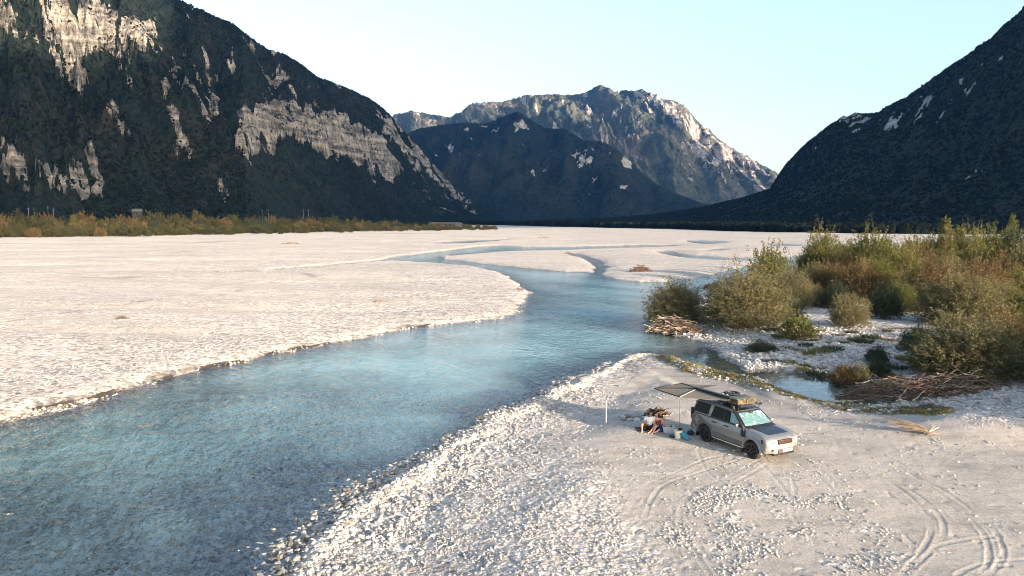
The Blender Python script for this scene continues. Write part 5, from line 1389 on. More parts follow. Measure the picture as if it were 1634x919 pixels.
# bonnet panel, scuttle, wipers
def lid(name, corners, th, mat, bev=0.0):
    bm = bmesh.new(); n = len(corners)
    a = [bm.verts.new(c) for c in corners]; b = [bm.verts.new((c[0], c[1], c[2] - th)) for c in corners]
    bm.faces.new(a); bm.faces.new(b[::-1])
    for i in range(n): bm.faces.new((a[i], b[i], b[(i + 1) % n], a[(i + 1) % n]))
    return bm_obj(name, bm, mat, car)
def hz(x): return float(np.interp(x, [1.10, 1.7, 2.10], [1.225, 1.185, 1.14]))
M_panel = simple('dark_blue_panel', (0.012, 0.016, 0.028), 0.35, var=0.3, nscale=20, spec=0.25)
bm = bmesh.new()
xs = [1.16, 1.45, 1.7, 2.02]
ra = [(bm.verts.new((x, -w, hz(x) + 0.013)), bm.verts.new((x, w, hz(x) + 0.013))) for x, w in zip(xs, (0.60, 0.585, 0.57, 0.55))]
for (a, b), (c, d) in zip(ra[:-1], ra[1:]): bm.faces.new((a, c, d, b))
e = bmesh.ops.extrude_face_region(bm, geom=bm.faces[:]); bmesh.ops.translate(bm, verts=[v for v in e['geom'] if isinstance(v, bmesh.types.BMVert)], vec=(0, 0, -0.02))
bm_obj('bonnet_panel', bm, M_panel, car)
lid('scuttle', [(0.95, -0.80, 1.262), (1.13, -0.80, 1.234), (1.16, 0, 1.234), (1.13, 0.80, 1.234), (0.95, 0.80, 1.262)], 0.03, M_black)
for y in (-0.55, 0.10):
    T = Tubes(); T.add([(1.10, y, 1.255), (1.04, y + 0.25, 1.285), (0.985, y + 0.62, 1.305)], 0.014, 0.010, 5); link('wiper', T.mesh('wiper'), M_black, car)
# windscreen with the quilted blind behind it
def screen(name, y0, z0, y1, z1, off, mat, parent, gap=None):
    bm = bmesh.new()
    N = 8; rows_ = []
    for k in range(5):
        f = k / 4; z = z0 + (z1 - z0) * f
        x = float(np.interp(z, [1.232, 1.52, 1.785], [1.00, 0.62, 0.27])); y = y0 + (y1 - y0) * f
        rr = []
        for i in range(N + 1):
            q = -1 + 2 * i / N
            xx, yy, _ = wtop(max(x, 0.201), y * q / 0.9 * 0.9, z)
            rr.append(bm.verts.new((xx + 0.012 + off * 0.8, y * q, z + off * 0.75)))
        rows_.append(rr)
    for a, b in zip(rows_[:-1], rows_[1:]):
        for i in range(N): bm.faces.new((a[i], a[i + 1], b[i + 1], b[i]))
    e = bmesh.ops.extrude_face_region(bm, geom=bm.faces[:]); bmesh.ops.translate(bm, verts=[v for v in e['geom'] if isinstance(v, bmesh.types.BMVert)], vec=(-0.006, 0, -0.006))
    return bm_obj(name, bm, mat, parent, True)
ws = screen('windscreen', 0.83, 1.25, 0.70, 1.765, 0.004, M_blackp, car)
screen('sunshade', 0.76, 1.285, 0.655, 1.715, 0.016, M_shade, ws)
screen('pane', 0.80, 1.265, 0.68, 1.745, 0.028, M_glass, ws)
bm = bmesh.new(); box_bm(bm, 0.40, 0.46, -0.10, 0.10, 1.68, 1.76); bm_obj('mirror_mount', bm, M_black, car, True, 0.02)
# roof
bm = bmesh.new()
rx = [(-2.05, 1.862), (-1.6, 1.885), (-0.75, 1.886), (-0.45, 1.861), (0.05, 1.836), (0.255, 1.80)]
ra = [(bm.verts.new((x, -0.66, z)), bm.verts.new((x, 0.66, z))) for x, z in rx]
for (a, b), (c, d) in zip(ra[:-1], ra[1:]): bm.faces.new((a, c, d, b))
e = bmesh.ops.extrude_face_region(bm, geom=bm.faces[:]); bmesh.ops.translate(bm, verts=[v for v in e['geom'] if isinstance(v, bmesh.types.BMVert)], vec=(0, 0, -0.012))
bm_obj('roof', bm, M_blackp, car)
# snorkel on the right-hand pillar
T = Tubes(); T.add([(0.98, -0.955, 1.02), (0.96, -0.955, 1.18), (0.86, -0.945, 1.32), (0.55, -0.865, 1.56), (0.28, -0.80, 1.77), (0.18, -0.79, 1.90)], 0.058, 0.05, 8)
T.add([(0.18, -0.79, 1.885), (0.16, -0.79, 1.97), (0.16, -0.79, 2.03)], 0.075, 0.07, 8)
sn = link('snorkel', T.mesh('snorkel'), M_black, car)
bm = bmesh.new(); box_bm(bm, 0.82, 1.08, -0.985, -0.925, 0.86, 1.16); bm_obj('snorkel_base', bm, M_black, car, True, 0.03)
# rear: bumper, tow step
box('rear_bumper', (-2.46, -2.25, -0.90, 0.90, 0.42, 0.70), M_clad, car, 0.04, 3)
box('tailgate_handle', (-2.56, -2.40, -0.72, -0.50, 0.92, 1.08), M_black, car, 0.03)
box('rear_window', (-2.345, -2.31, -0.68, 0.68, 1.32, 1.72), M_darkglass, car)
# wheels
def lathe(prof, seg, cx, cz, s, name, mat, parent):
    bm = bmesh.new()
    rg = []
    for k in range(seg):
        a = 2 * math.pi * k / seg
        rg.append([bm.verts.new((cx + r_ * math.cos(a), y * s, cz + r_ * math.sin(a))) for r_, y in prof])
    for k in range(seg):
        a, b = rg[k], rg[(k + 1) % seg]
        for i in range(len(prof) - 1): bm.faces.new((a[i], a[i + 1], b[i + 1], b[i]))
    return bm_obj(name, bm, mat, parent, True)
def wheel_parts(parent, cx, cz, s, yo=0.0):
    ty = lathe([(0.255, 0.70 + yo), (0.345, 0.685 + yo), (0.378, 0.71 + yo), (0.384, 0.76 + yo), (0.384, 0.86 + yo), (0.376, 0.915 + yo), (0.345, 0.94 + yo), (0.275, 0.935 + yo), (0.262, 0.90 + yo)], 36, cx, cz, s, 'tyre', M_rubber, parent)
    rm = lathe([(0.262, 0.92 + yo), (0.245, 0.925 + yo), (0.235, 0.88 + yo), (0.06, 0.86 + yo), (0.0, 0.862 + yo)], 30, cx, cz, s, 'rim', M_rim, parent)
    bm = bmesh.new()
    for k in range(7):
        a = 2 * math.pi * k / 7
        m = Matrix.Translation((cx, s * (0.90 + yo), cz)) @ Euler((0, -a, 0)).to_matrix().to_4x4()
        vs_ = box_bm(bm, 0.05, 0.245, -0.02, 0.02, -0.026, 0.026)
        for v in vs_: v.co = m @ v.co
    bm_obj('spokes', bm, simple('spoke_alloy', (0.055, 0.055, 0.058), 0.35, 0.6), rm)
    return ty
for cx in (AXF, AXR):
    for s in (-1, 1):
        wroot = bpy.data.objects.new('wheel', None); COL.objects.link(wroot); wroot.parent = car
        wheel_parts(wroot, cx, 0.384, s)
        bm = bmesh.new(); box_bm(bm, cx - 0.44, cx + 0.44, min(s * 0.3, s * 0.68), max(s * 0.3, s * 0.68), 0.30, 0.80); bm_obj('wheel_well', bm, M_black, car)
        if True: box('mud_flap', (cx - 0.56, cx - 0.53, min(s * 0.72, s * 0.96), max(s * 0.72, s * 0.96), 0.16, 0.42), M_black, car)
# bonnet lettering
def lettering(txt, size, mat, parent, mtx):
    cu = bpy.data.curves.new('lettering', 'FONT'); cu.body = txt; cu.size = size; cu.extrude = 0.003; cu.align_x = 'CENTER'; cu.space_character = 1.5
    tmp = bpy.data.objects.new('lettering_tmp', cu); COL.objects.link(tmp)
    dg = bpy.context.evaluated_depsgraph_get()
    me = bpy.data.meshes.new_from_object(tmp.evaluated_get(dg))
    bpy.data.objects.remove(tmp)
    me.transform(mtx); me.name = 'lettering'
    return link('lettering', me, mat, parent)
lettering('DISCOVERY', 0.075, M_grey, car, Matrix.Translation((2.335, 0.0, 1.048)) @ Matrix(((0, 0, 1, 0), (1, 0, 0, 0), (0, 1, 0, 0), (0, 0, 0, 1))) @ Euler((R(-30), 0, 0)).to_matrix().to_4x4())
# roof rack
T = Tubes()
for y in (-0.62, 0.62): T.add([(-2.0, y, 2.02), (-1.0, y, 2.025), (0.46, y, 2.0)], 0.022, 0.022, 6)
for x in np.linspace(-2.0, 0.46, 8): T.add([(x, -0.62, 2.01), (x, 0, 2.015), (x, 0.62, 2.01)], 0.016, 0.016, 5)
for y in (-0.62, 0.62): T.add([(0.46, y, 2.0), (0.46, y, 2.07), (0.40, y, 2.09)], 0.02, 0.02, 5)
T.add([(0.46, -0.62, 2.07), (0.46, 0, 2.075), (0.46, 0.62, 2.07)], 0.02, 0.02, 5)
rk = link('roof_rack', T.mesh('roof_rack'), M_black, car)
for x in (0.30, -0.85, -1.9):
    for y in (-0.62, 0.62):
        T = Tubes(); T.add([(x, y, 1.80), (x, y, 1.9), (x, y, 2.0)], 0.02, 0.02, 5); link('foot', T.mesh('foot'), M_black, rk)
CARM = Matrix.Translation(car.location) @ Euler((0, 0, CAR_HEAD)).to_matrix().to_4x4()
def on_car(o, label, cat, group=None):
    o.matrix_world = CARM; return tag(o, label, cat, group)
# things carried on the roof
t = NT('khaki_canvas')
tc = t.n('TexCoord').outputs['Object']
M_khaki = t.done(t.pbsdf(Base_Color=t.ramp(t.noi(tc, 9.0, 3.0, 0.6), [(0.38, (0.030, 0.028, 0.015)), (0.5, (0.075, 0.062, 0.028)), (0.62, (0.125, 0.102, 0.055))]), Roughness=0.9, Normal=t.bump(t.noi(tc, 14.0, 3.0), 0.6, 0.03)))
M_tarp = simple('grey_green_canvas', (0.10, 0.112, 0.105), 0.9, var=0.2, nscale=9, bump=0.02)
for k, (y0, y1, lb) in enumerate(((-0.62, -0.085, 'khaki storage bag on the roof rack, half nearer the snorkel'), (-0.075, 0.47, 'khaki storage bag on the roof rack, half away from the snorkel'))):
    bm = bmesh.new(); box_bm(bm, -0.42, 0.25, y0, y1, 2.035, 2.28); b_ = on_car(bm_obj('storage_bag', bm, M_khaki, None, True, 0.035, 3), lb, 'bag')
    bm = bmesh.new(); box_bm(bm, -0.425, 0.20, y0 + 0.01, y1 - 0.01, 2.278, 2.292); bm_obj('cover', bm, M_tarp, b_, True, 0.006)
sp = empty('spare_wheel', (0, 0, 0), 0, 'spare wheel lying flat on the roof rack behind the khaki bags', 'spare wheel')
wheel_parts(sp, 0, 0, 1, -0.82)
sp.matrix_world = CARM @ Matrix.Translation((-0.98, 0.22, 2.17)) @ Euler((R(90), 0, 0)).to_matrix().to_4x4()
M_panelblue = simple('pale_blue_tray', (0.45, 0.52, 0.60), 0.35, 0.2)
bm = bmesh.new(); box_bm(bm, -1.75, -1.36, -0.45, 0.35, 2.035, 2.10); bo = on_car(bm_obj('tray', bm, M_panelblue, None, True, 0.015), 'flat pale blue tray strapped on the roof rack', 'tray')
for k, (x, y, lb) in enumerate(((-0.92, -0.40, 'white canister on the roof, the one further from the khaki bags'), (-0.62, -0.42, 'white canister on the roof, right against the khaki bags'))):
    bm = bmesh.new(); bmesh.ops.create_cone(bm, cap_ends=True, segments=18, radius1=0.085, radius2=0.085, depth=0.24, matrix=Matrix.Translation((x, y, 2.17)))
    c_ = on_car(bm_obj('canister', bm, M_white, None, True, 0.015), lb, 'canister')
    bm = bmesh.new(); bmesh.ops.create_cone(bm, cap_ends=True, segments=14, radius1=0.05, radius2=0.045, depth=0.05, matrix=Matrix.Translation((x, y, 2.316)))
    bm_obj('lid', bm, M_grey, c_, True)
# awning: hinged at the right rear of the rack, canopy held out on ribs
aw = empty('awning', (0, 0, 0), 0, 'grey brown fan awning spread from the roof over the couple', 'awning')
def aw_pt(px, py, z): x, y = gp(px, py, z); return np.array([float(x), float(y), z])
hub = aw_pt(1113.5, 620, 2.80); tipA = aw_pt(1043.5, 619.5, 2.73); tipB = aw_pt(1087.5, 611.5, 2.78); tipC = aw_pt(1085, 633.5, 2.74); tipD = aw_pt(1165, 638.5, 2.77); tipE = aw_pt(1142, 615.0, 2.78)
t = NT('awning_canvas')
tc = t.pos()
cc_ = t.ramp(t.noi(tc, 1.3, 5.0), [(0.3, (0.130, 0.111, 0.084)), (0.7, (0.165, 0.142, 0.107))])
M_canvas = t.done(t.pbsdf(Base_Color=cc_, Roughness=0.9, Normal=t.bump(t.noi(tc, 3.0, 2.0), 0.4, 0.06)))
def canopy(name, a, b, c, sag=0.05):
    bm = bmesh.new(); N = 6; g_ = {}
    for i in range(N + 1):
        for j in range(N + 1 - i):
            u, v = i / N, j / N; w_ = 1 - u - v
            p = a * w_ + b * u + c * v; p = p - np.array([0, 0, 1]) * sag * 9 * u * v * (1 - 0.5 * (u + v))
            g_[i, j] = bm.verts.new(p)
    for i in range(N):
        for j in range(N - i):
            bm.faces.new((g_[i, j], g_[i + 1, j], g_[i, j + 1]))
            if j < N - i - 1: bm.faces.new((g_[i + 1, j], g_[i + 1, j + 1], g_[i, j + 1]))
    e = bmesh.ops.extrude_face_region(bm, geom=bm.faces[:]); bmesh.ops.translate(bm, verts=[v for v in e['geom'] if isinstance(v, bmesh.types.BMVert)], vec=(0, 0, -0.015))
    return bm_obj(name, bm, M_canvas, aw, True)
canopy('canopy', hub, tipC, tipD, 0.02); canopy('canopy', hub, tipA, tipC, 0.03); canopy('canopy', hub, tipB, tipA, 0.03); canopy('canopy', hub, tipE, tipB, 0.02)
M_trim = simple('pale_canvas_trim', (0.36, 0.32, 0.25), 0.9)
for tp, m_ in ((tipA, M_black), (tipB, M_black), (tipC, M_trim), (tipD, M_trim), (tipE, M_black)):
    T = Tubes(); T.add([hub + (0, 0, 0.012), (hub + tp) / 2 + (0, 0, 0.012), tp + (0, 0, 0.012)], 0.022, 0.018, 6); link('rib', T.mesh('rib'), m_, aw)
T = Tubes()
for a, b in ((tipB, tipA), (tipA, tipC)): T.add([a, (a + b) / 2, b], 0.02, 0.02, 5)
link('hem', T.mesh('hem'), M_black, aw)
bm = bmesh.new(); box_bm(bm, -2.35, 0.0, -0.82, -0.64, 2.26, 2.39); o = bm_obj('awning_bag', bm, M_blackp, aw, True, 0.05, 3); o.matrix_world = CARM
pole_b = at(1083.5, 693)
T = Tubes(); T.add([(pole_b.x, pole_b.y, pole_b.z - 0.1), ((pole_b.x + tipC[0]) / 2, (pole_b.y + tipC[1]) / 2, 1.6), tuple(tipC)], 0.018, 0.016, 6)
link('pole', T.mesh('pole'), M_alu, aw)
# ================================================================ THE PICNIC
M_wood = simple('weathered_post', (0.50, 0.44, 0.36), 0.85, var=0.15, nscale=14)
def post():
    T = Tubes(); T.add([(0, 0, -0.2), (0.005, 0, 0.5), (0.0, 0.01, 1.13)], 0.042, 0.036, 8)
    o = link('post', T.mesh('post'), M_wood); o.location = at(967, 677.5); 
    T = Tubes(); T.add([(0, 0, 1.125), (0, 0, 1.14), (0, 0, 1.15)], 0.03, 0.012, 8); link('cap', T.mesh('cap'), M_wood, o)
    tag(o, 'pale wooden post standing in the sand left of the couple', 'post')
post()
def open_box(name, w, d, h, th, taper, mat, loc, rz, label, cat):
    bm = bmesh.new()
    def ringv(hw, hd, z): return [bm.verts.new(p) for p in ((-hw, -hd, z), (hw, -hd, z), (hw, hd, z), (-hw, hd, z))]
    b0 = ringv(w / 2 * taper, d / 2 * taper, 0); t0 = ringv(w / 2, d / 2, h); l0 = ringv(w / 2 + 0.02, d / 2 + 0.02, h); l1 = ringv(w / 2 + 0.02, d / 2 + 0.02, h + 0.03)
    i1 = ringv(w / 2 - th, d / 2 - th, h + 0.03); i0 = ringv(w / 2 * taper - th, d / 2 * taper - th, th)
    for a, b in ((b0, t0), (t0, l0), (l0, l1), (l1, i1), (i1, i0)):
        for k in range(4): bm.faces.new((a[k], a[(k + 1) % 4], b[(k + 1) % 4], b[k]))
    bm.faces.new(b0[::-1]); bm.faces.new(i0)
    o = bm_obj(name, bm, mat); o.location = loc; o.rotation_euler = (0, 0, rz)
    return tag(o, label, cat)
M_bin = simple('clear_grey_plastic', (0.46, 0.50, 0.52), 0.4)
pb = at(1066.5, 690)
sb = open_box('storage_box', 0.52, 0.36, 0.27, 0.02, 0.88, M_bin, pb, R(-8), 'pale plastic box with picnic food in it beside the woman', 'box')
bm = bmesh.new(); box_bm(bm, -0.20, 0.20, -0.12, 0.12, 0.03, 0.20); c_ = bm_obj('food_bag', bm, simple('tan_paper', (0.42, 0.20, 0.10), 0.8, var=0.2), None, True, 0.04, 3)
c_.location = pb; c_.rotation_euler = (0, 0, R(-8)); tag(c_, 'tan bag of food inside the pale plastic box', 'bag')
def bottle(loc, r_, h_, mat, label):
    bm = bmesh.new(); prof = [(0, 0), (r_, 0), (r_, h_ * 0.62), (r_ * 0.42, h_ * 0.80), (r_ * 0.40, h_), (0, h_)]
    rg = [[bm.verts.new((q * math.cos(a), q * math.sin(a), z)) if q > 0 else None for q, z in prof] for a in np.linspace(0, 2 * math.pi, 15)[:-1]]
    c0 = bm.verts.new((0, 0, 0)); c1 = bm.verts.new((0, 0, h_))
    for k in range(14):
        a, b = rg[k], rg[(k + 1) % 14]
        for i in range(1, 4): bm.faces.new((a[i], b[i], b[i + 1], a[i + 1]))
        bm.faces.new((c0, b[1], a[1])); bm.faces.new((a[4], b[4], c1))
    o = bm_obj('bottle', bm, mat, None, True); o.location = loc
    return tag(o, label, 'bottle')
bottle(pb + Vector((-0.12, -0.02, 0.20)), 0.05, 0.30, simple('amber_skin_bottle', (0.50, 0.20, 0.10), 0.35), 'orange brown bottle standing in the pale plastic box')
bottle(pb + Vector((0.14, 0.06, 0.05)), 0.04, 0.36, simple('dark_green_bottle', (0.02, 0.06, 0.03), 0.2), 'dark bottle in the corner of the pale plastic box')
# bucket
def bucket(loc):
    o = empty('bucket', loc, 0, 'cream white bucket at the foot of the awning pole', 'bucket')
    bm = bmesh.new(); prof = [(0.0, 0.0), (0.15, 0.0), (0.185, 0.36), (0.20, 0.36), (0.20, 0.385), (0.175, 0.385), (0.145, 0.02), (0.0, 0.02)]
    N = 22; rg = []
    c0 = bm.verts.new((0, 0, 0)); c1 = bm.verts.new((0, 0, 0.02))
    for k in range(N):
        a = 2 * math.pi * k / N; rg.append([bm.verts.new((q * math.cos(a), q * math.sin(a), z)) for q, z in prof[1:-1]])
    for k in range(N):
        a, b = rg[k], rg[(k + 1) % N]
        for i in range(5): bm.faces.new((a[i], b[i], b[i + 1], a[i + 1]))
        bm.faces.new((c0, b[0], a[0])); bm.faces.new((c1, a[5], b[5]))
    bm_obj('pail', bm, simple('cream_plastic', (0.66, 0.61, 0.50), 0.55), o, True)
    th = np.linspace(0, math.pi, 13)
    T = Tubes(); T.add(np.stack([0.195 * np.cos(th), -0.10 * np.sin(th) - 0.02, 0.37 - 0.16 * np.sin(th)], -1), 0.006, 0.006, 5); link('handle', T.mesh('handle'), M_alu, o)
bk = at(1082, 699); bucket(bk)
bm = bmesh.new(); box_bm(bm, -0.10, 0.10, -0.06, 0.06, 0, 0.07); o = bm_obj('cloth', bm, simple('black_cloth', (0.02, 0.02, 0.025), 0.9), None, True, 0.03, 3)
o.location = bk + Vector((0.10, 0.05, 0.385)); tag(o, 'black folded cloth on the rim of the cream bucket', 'cloth')
# blue board leaning
bm = bmesh.new(); box_bm(bm, -0.17, 0.17, -0.025, 0.025, 0, 0.62); o = bm_obj('lid', bm, simple('teal_blue_plastic', (0.03, 0.20, 0.30), 0.45), None, True, 0.02, 3)
o.location = at(1099, 702.5) + Vector((0.02, 0, 0.02)); o.rotation_euler = (R(-60), R(0), R(40)); o.name = 'blue_board'; tag(o, 'teal blue board leaning beside the cream bucket', 'board')
bm = bmesh.new(); box_bm(bm, -0.13, 0.13, -0.028, -0.0255, 0.08, 0.54); bm_obj('face_panel', bm, simple('lighter_teal', (0.05, 0.27, 0.38), 0.5), o)
# dark pan, dark bag
def pan(px, py, r_, h_, label, nm, mat):
    o = empty(nm, at(px, py), 0, label, nm)
    bm = bmesh.new(); bmesh.ops.create_cone(bm, cap_ends=True, segments=20, radius1=r_ * 0.85, radius2=r_, depth=h_, matrix=Matrix.Translation((0, 0, h_ / 2))); bm_obj('bowl', bm, mat, o, True)
    T = Tubes(); T.add([(r_ * 0.9, 0, h_ * 0.9), (r_ * 1.5, 0.02, h_), (r_ * 2.2, 0.03, h_ * 0.9)], 0.014, 0.012, 6); link('handle', T.mesh('handle'), mat, o)
pan(1073, 697.5, 0.15, 0.09, 'dark pan on the sand between the plastic box and the bucket', 'pan', M_black)
bm = bmesh.new(); bmesh.ops.create_uvsphere(bm, u_segments=16, v_segments=10, radius=0.17)
for v in bm.verts: v.co.z *= 0.62; v.co *= 1 + 0.18 * float(noise(v.co.x * 9 + 3, v.co.y * 9 + v.co.z * 7))
o = bm_obj('bag', bm, simple('dark_blue_nylon', (0.02, 0.025, 0.05), 0.7), None, True); o.location = at(1102, 693) + Vector((0, 0, 0.08)); tag(o, 'dark bag on the sand behind the rear wheel', 'bag')
T = Tubes(); th = np.linspace(0, math.pi, 9); T.add(np.stack([0.10 * np.cos(th), 0 * th, 0.09 + 0.07 * np.sin(th)], -1), 0.012, 0.012, 5); link('strap', T.mesh('strap'), M_black, o)
# navy cushion
bm = bmesh.new(); bmesh.ops.create_cube(bm, size=1); bmesh.ops.subdivide_edges(bm, edges=bm.edges[:], cuts=5, use_grid_fill=True)
for v in bm.verts:
    x, y, z = v.co; k = 1 - (abs(x) * 2) ** 6 * 0.25 - (abs(y) * 2) ** 6 * 0.25
    v.co = Vector((x * 0.52, y * 0.5, (z + 0.5) * 0.24 * k + 0.03 * float(noise(x * 4, y * 4))))
o = bm_obj('cushion', bm, simple('navy_cloth', (0.028, 0.030, 0.12), 0.9, var=0.3, bump=0.02), None, True); o.location = at(1057, 687.5); o.rotation_euler = (0, 0, R(14)); tag(o, 'navy blue cushion on the sand beside the woman', 'cushion')
# firewood heap and the ring of stones
fw = at(1049, 664)
pile('firewood', fw, 0.62, 0.36, 0.42, 120, 0.2, 33, [M_drift[1], M_drift[0], M_drift[2], M_black], 0.3, 0.8, 0.035, 'heap of gathered firewood behind the couple', 'firewood', None, 1.2)
rs = np.random.RandomState(5)
for k in range(9):
    a = k / 9 * 6.28
    bm = bmesh.new(); bmesh.ops.create_icosphere(bm, subdivisions=3, radius=0.12 + 0.05 * rs.rand())
    for v in bm.verts: v.co = Vector((v.co.x * 1.2, v.co.y, v.co.z * 0.62)) * (1 + 0.25 * float(noise(v.co.x * 6 + k * 3, v.co.y * 6 + v.co.z * 5)))
    o = bm_obj('hearth_stone', bm, M_st1, None, True); c = at(1011, 668)
    o.location = (c.x + 0.55 * math.cos(a), c.y + 0.42 * math.sin(a), c.z + 0.05); o.rotation_euler = (0, 0, rs.rand() * 6)
    tag(o, 'pale stone in the ring of stones left of the firewood heap', 'stone', 'ring of hearth stones')

# ---- people: one skin-grown surface each, clothes as children
def grow(name, verts, edges, mats, root=0, sub=2):
    me = bpy.data.meshes.new(name)
    me.from_pydata([v[0] for v in verts], edges, [])
    o = bpy.data.objects.new(name + '_tmp', me); COL.objects.link(o)
    md = o.modifiers.new('skin', 'SKIN'); md.use_smooth_shade = True
    sv = me.skin_vertices[0].data
    for i, v in enumerate(verts):
        r_ = v[1] if isinstance(v[1], tuple) else (v[1], v[1]); sv[i].radius = r_; sv[i].use_root = (i == root)
    ss = o.modifiers.new('sub', 'SUBSURF'); ss.levels = sub; ss.render_levels = sub
    dg = bpy.context.evaluated_depsgraph_get()
    m2 = bpy.data.meshes.new_from_object(o.evaluated_get(dg))
    bpy.data.objects.remove(o)
    m2.name = name
    for m in mats: m2.materials.append(m)
    m2.polygons.foreach_set('use_smooth', np.ones(len(m2.polygons), bool))
    return m2
class Rig:
    def __init__(s): s.v = []; s.e = []
    def add(s, p, r_, parent=None):
        s.v.append((tuple(p), r_)); i = len(s.v) - 1
        if parent is not None: s.e.append((parent, i))
        return i
    def chain(s, start, pts):
        i = start
        for p, r_ in pts: i = s.add(p, r_, i)
        return i
def V3(*a): return Vector(a)
def hand(rig, wrist, d, up, spread=1.0, curl=0.35, size=1.0):
    """palm, four fingers of unequal length and a thumb off its side"""
    d = d.normalized(); side = d.cross(up).normalized(); n = side.cross(d).normalized()
    w = Vector(rig.v[wrist][0])
    palm = rig.add(w + d * 0.05 * size, (0.020, 0.032), wrist)
    kn = rig.add(w + d * 0.085 * size, (0.017, 0.034), palm)
    for k, ln in enumerate((0.068, 0.078, 0.072, 0.056)):
        off = side * (k - 1.5) * 0.019 * size
        b = w + d * 0.098 * size + off
        p1 = b + (d + side * (k - 1.5) * 0.10 * spread) * ln * 0.5 * size - n * curl * 0.012
        p2 = p1 + (d * (1 - curl * 0.6) - n * curl) * ln * 0.5 * size
        rig.chain(kn, [(b, 0.0095), (p1, 0.0088), (p2, 0.0075)])
    tb = w + d * 0.035 * size - side * 0.030 * size
    rig.chain(palm, [(tb, 0.0125), (tb + (d * 0.6 - side) * 0.032 * size, 0.011), (tb + (d * 1.1 - side * 0.9) * 0.055 * size, 0.009)])
def skin_mat(name, col):
    return simple(name, col, 0.5, var=0.10, nscale=10)
M_skinm = skin_mat('tanned_skin', (0.36, 0.20, 0.135)); M_skinw = skin_mat('fair_skin', (0.50, 0.30, 0.22))
M_eye = simple('dark_eye', (0.02, 0.015, 0.012), 0.2); M_lip = simple('lips', (0.30, 0.10, 0.09), 0.5)
def head_bits(m2, hc, fwd, up, mats):
    """face on the grown head: eyes, brow line, nose, mouth, ears, joined to the same surface"""
    bm = bmesh.new(); bm.from_mesh(m2)
    fwd = fwd.normalized(); side = fwd.cross(up).normalized(); up = side.cross(fwd).normalized()
    M = Matrix((side, fwd, up)).transposed().to_4x4()
    def blob(p, sc, mi):
        r_ = bmesh.ops.create_icosphere(bm, subdivisions=2, radius=1, matrix=Matrix.Translation(hc + side * p[0] + fwd * p[1] + up * p[2]) @ M @ Matrix.Diagonal((*sc, 1)))
        for v in r_['verts']:
            for f in v.link_faces: f.material_index = mi; f.smooth = True
    for s in (-1, 1):
        blob((s * 0.034, 0.088, 0.012), (0.012, 0.008, 0.008), 1)
        blob((s * 0.082, 0.0, 0.0), (0.012, 0.022, 0.032), 0)
    blob((0, 0.104, -0.014), (0.012, 0.018, 0.026), 0)
    blob((0, 0.092, -0.052), (0.024, 0.009, 0.007), 2)
    bm.to_mesh(m2); bm.free()
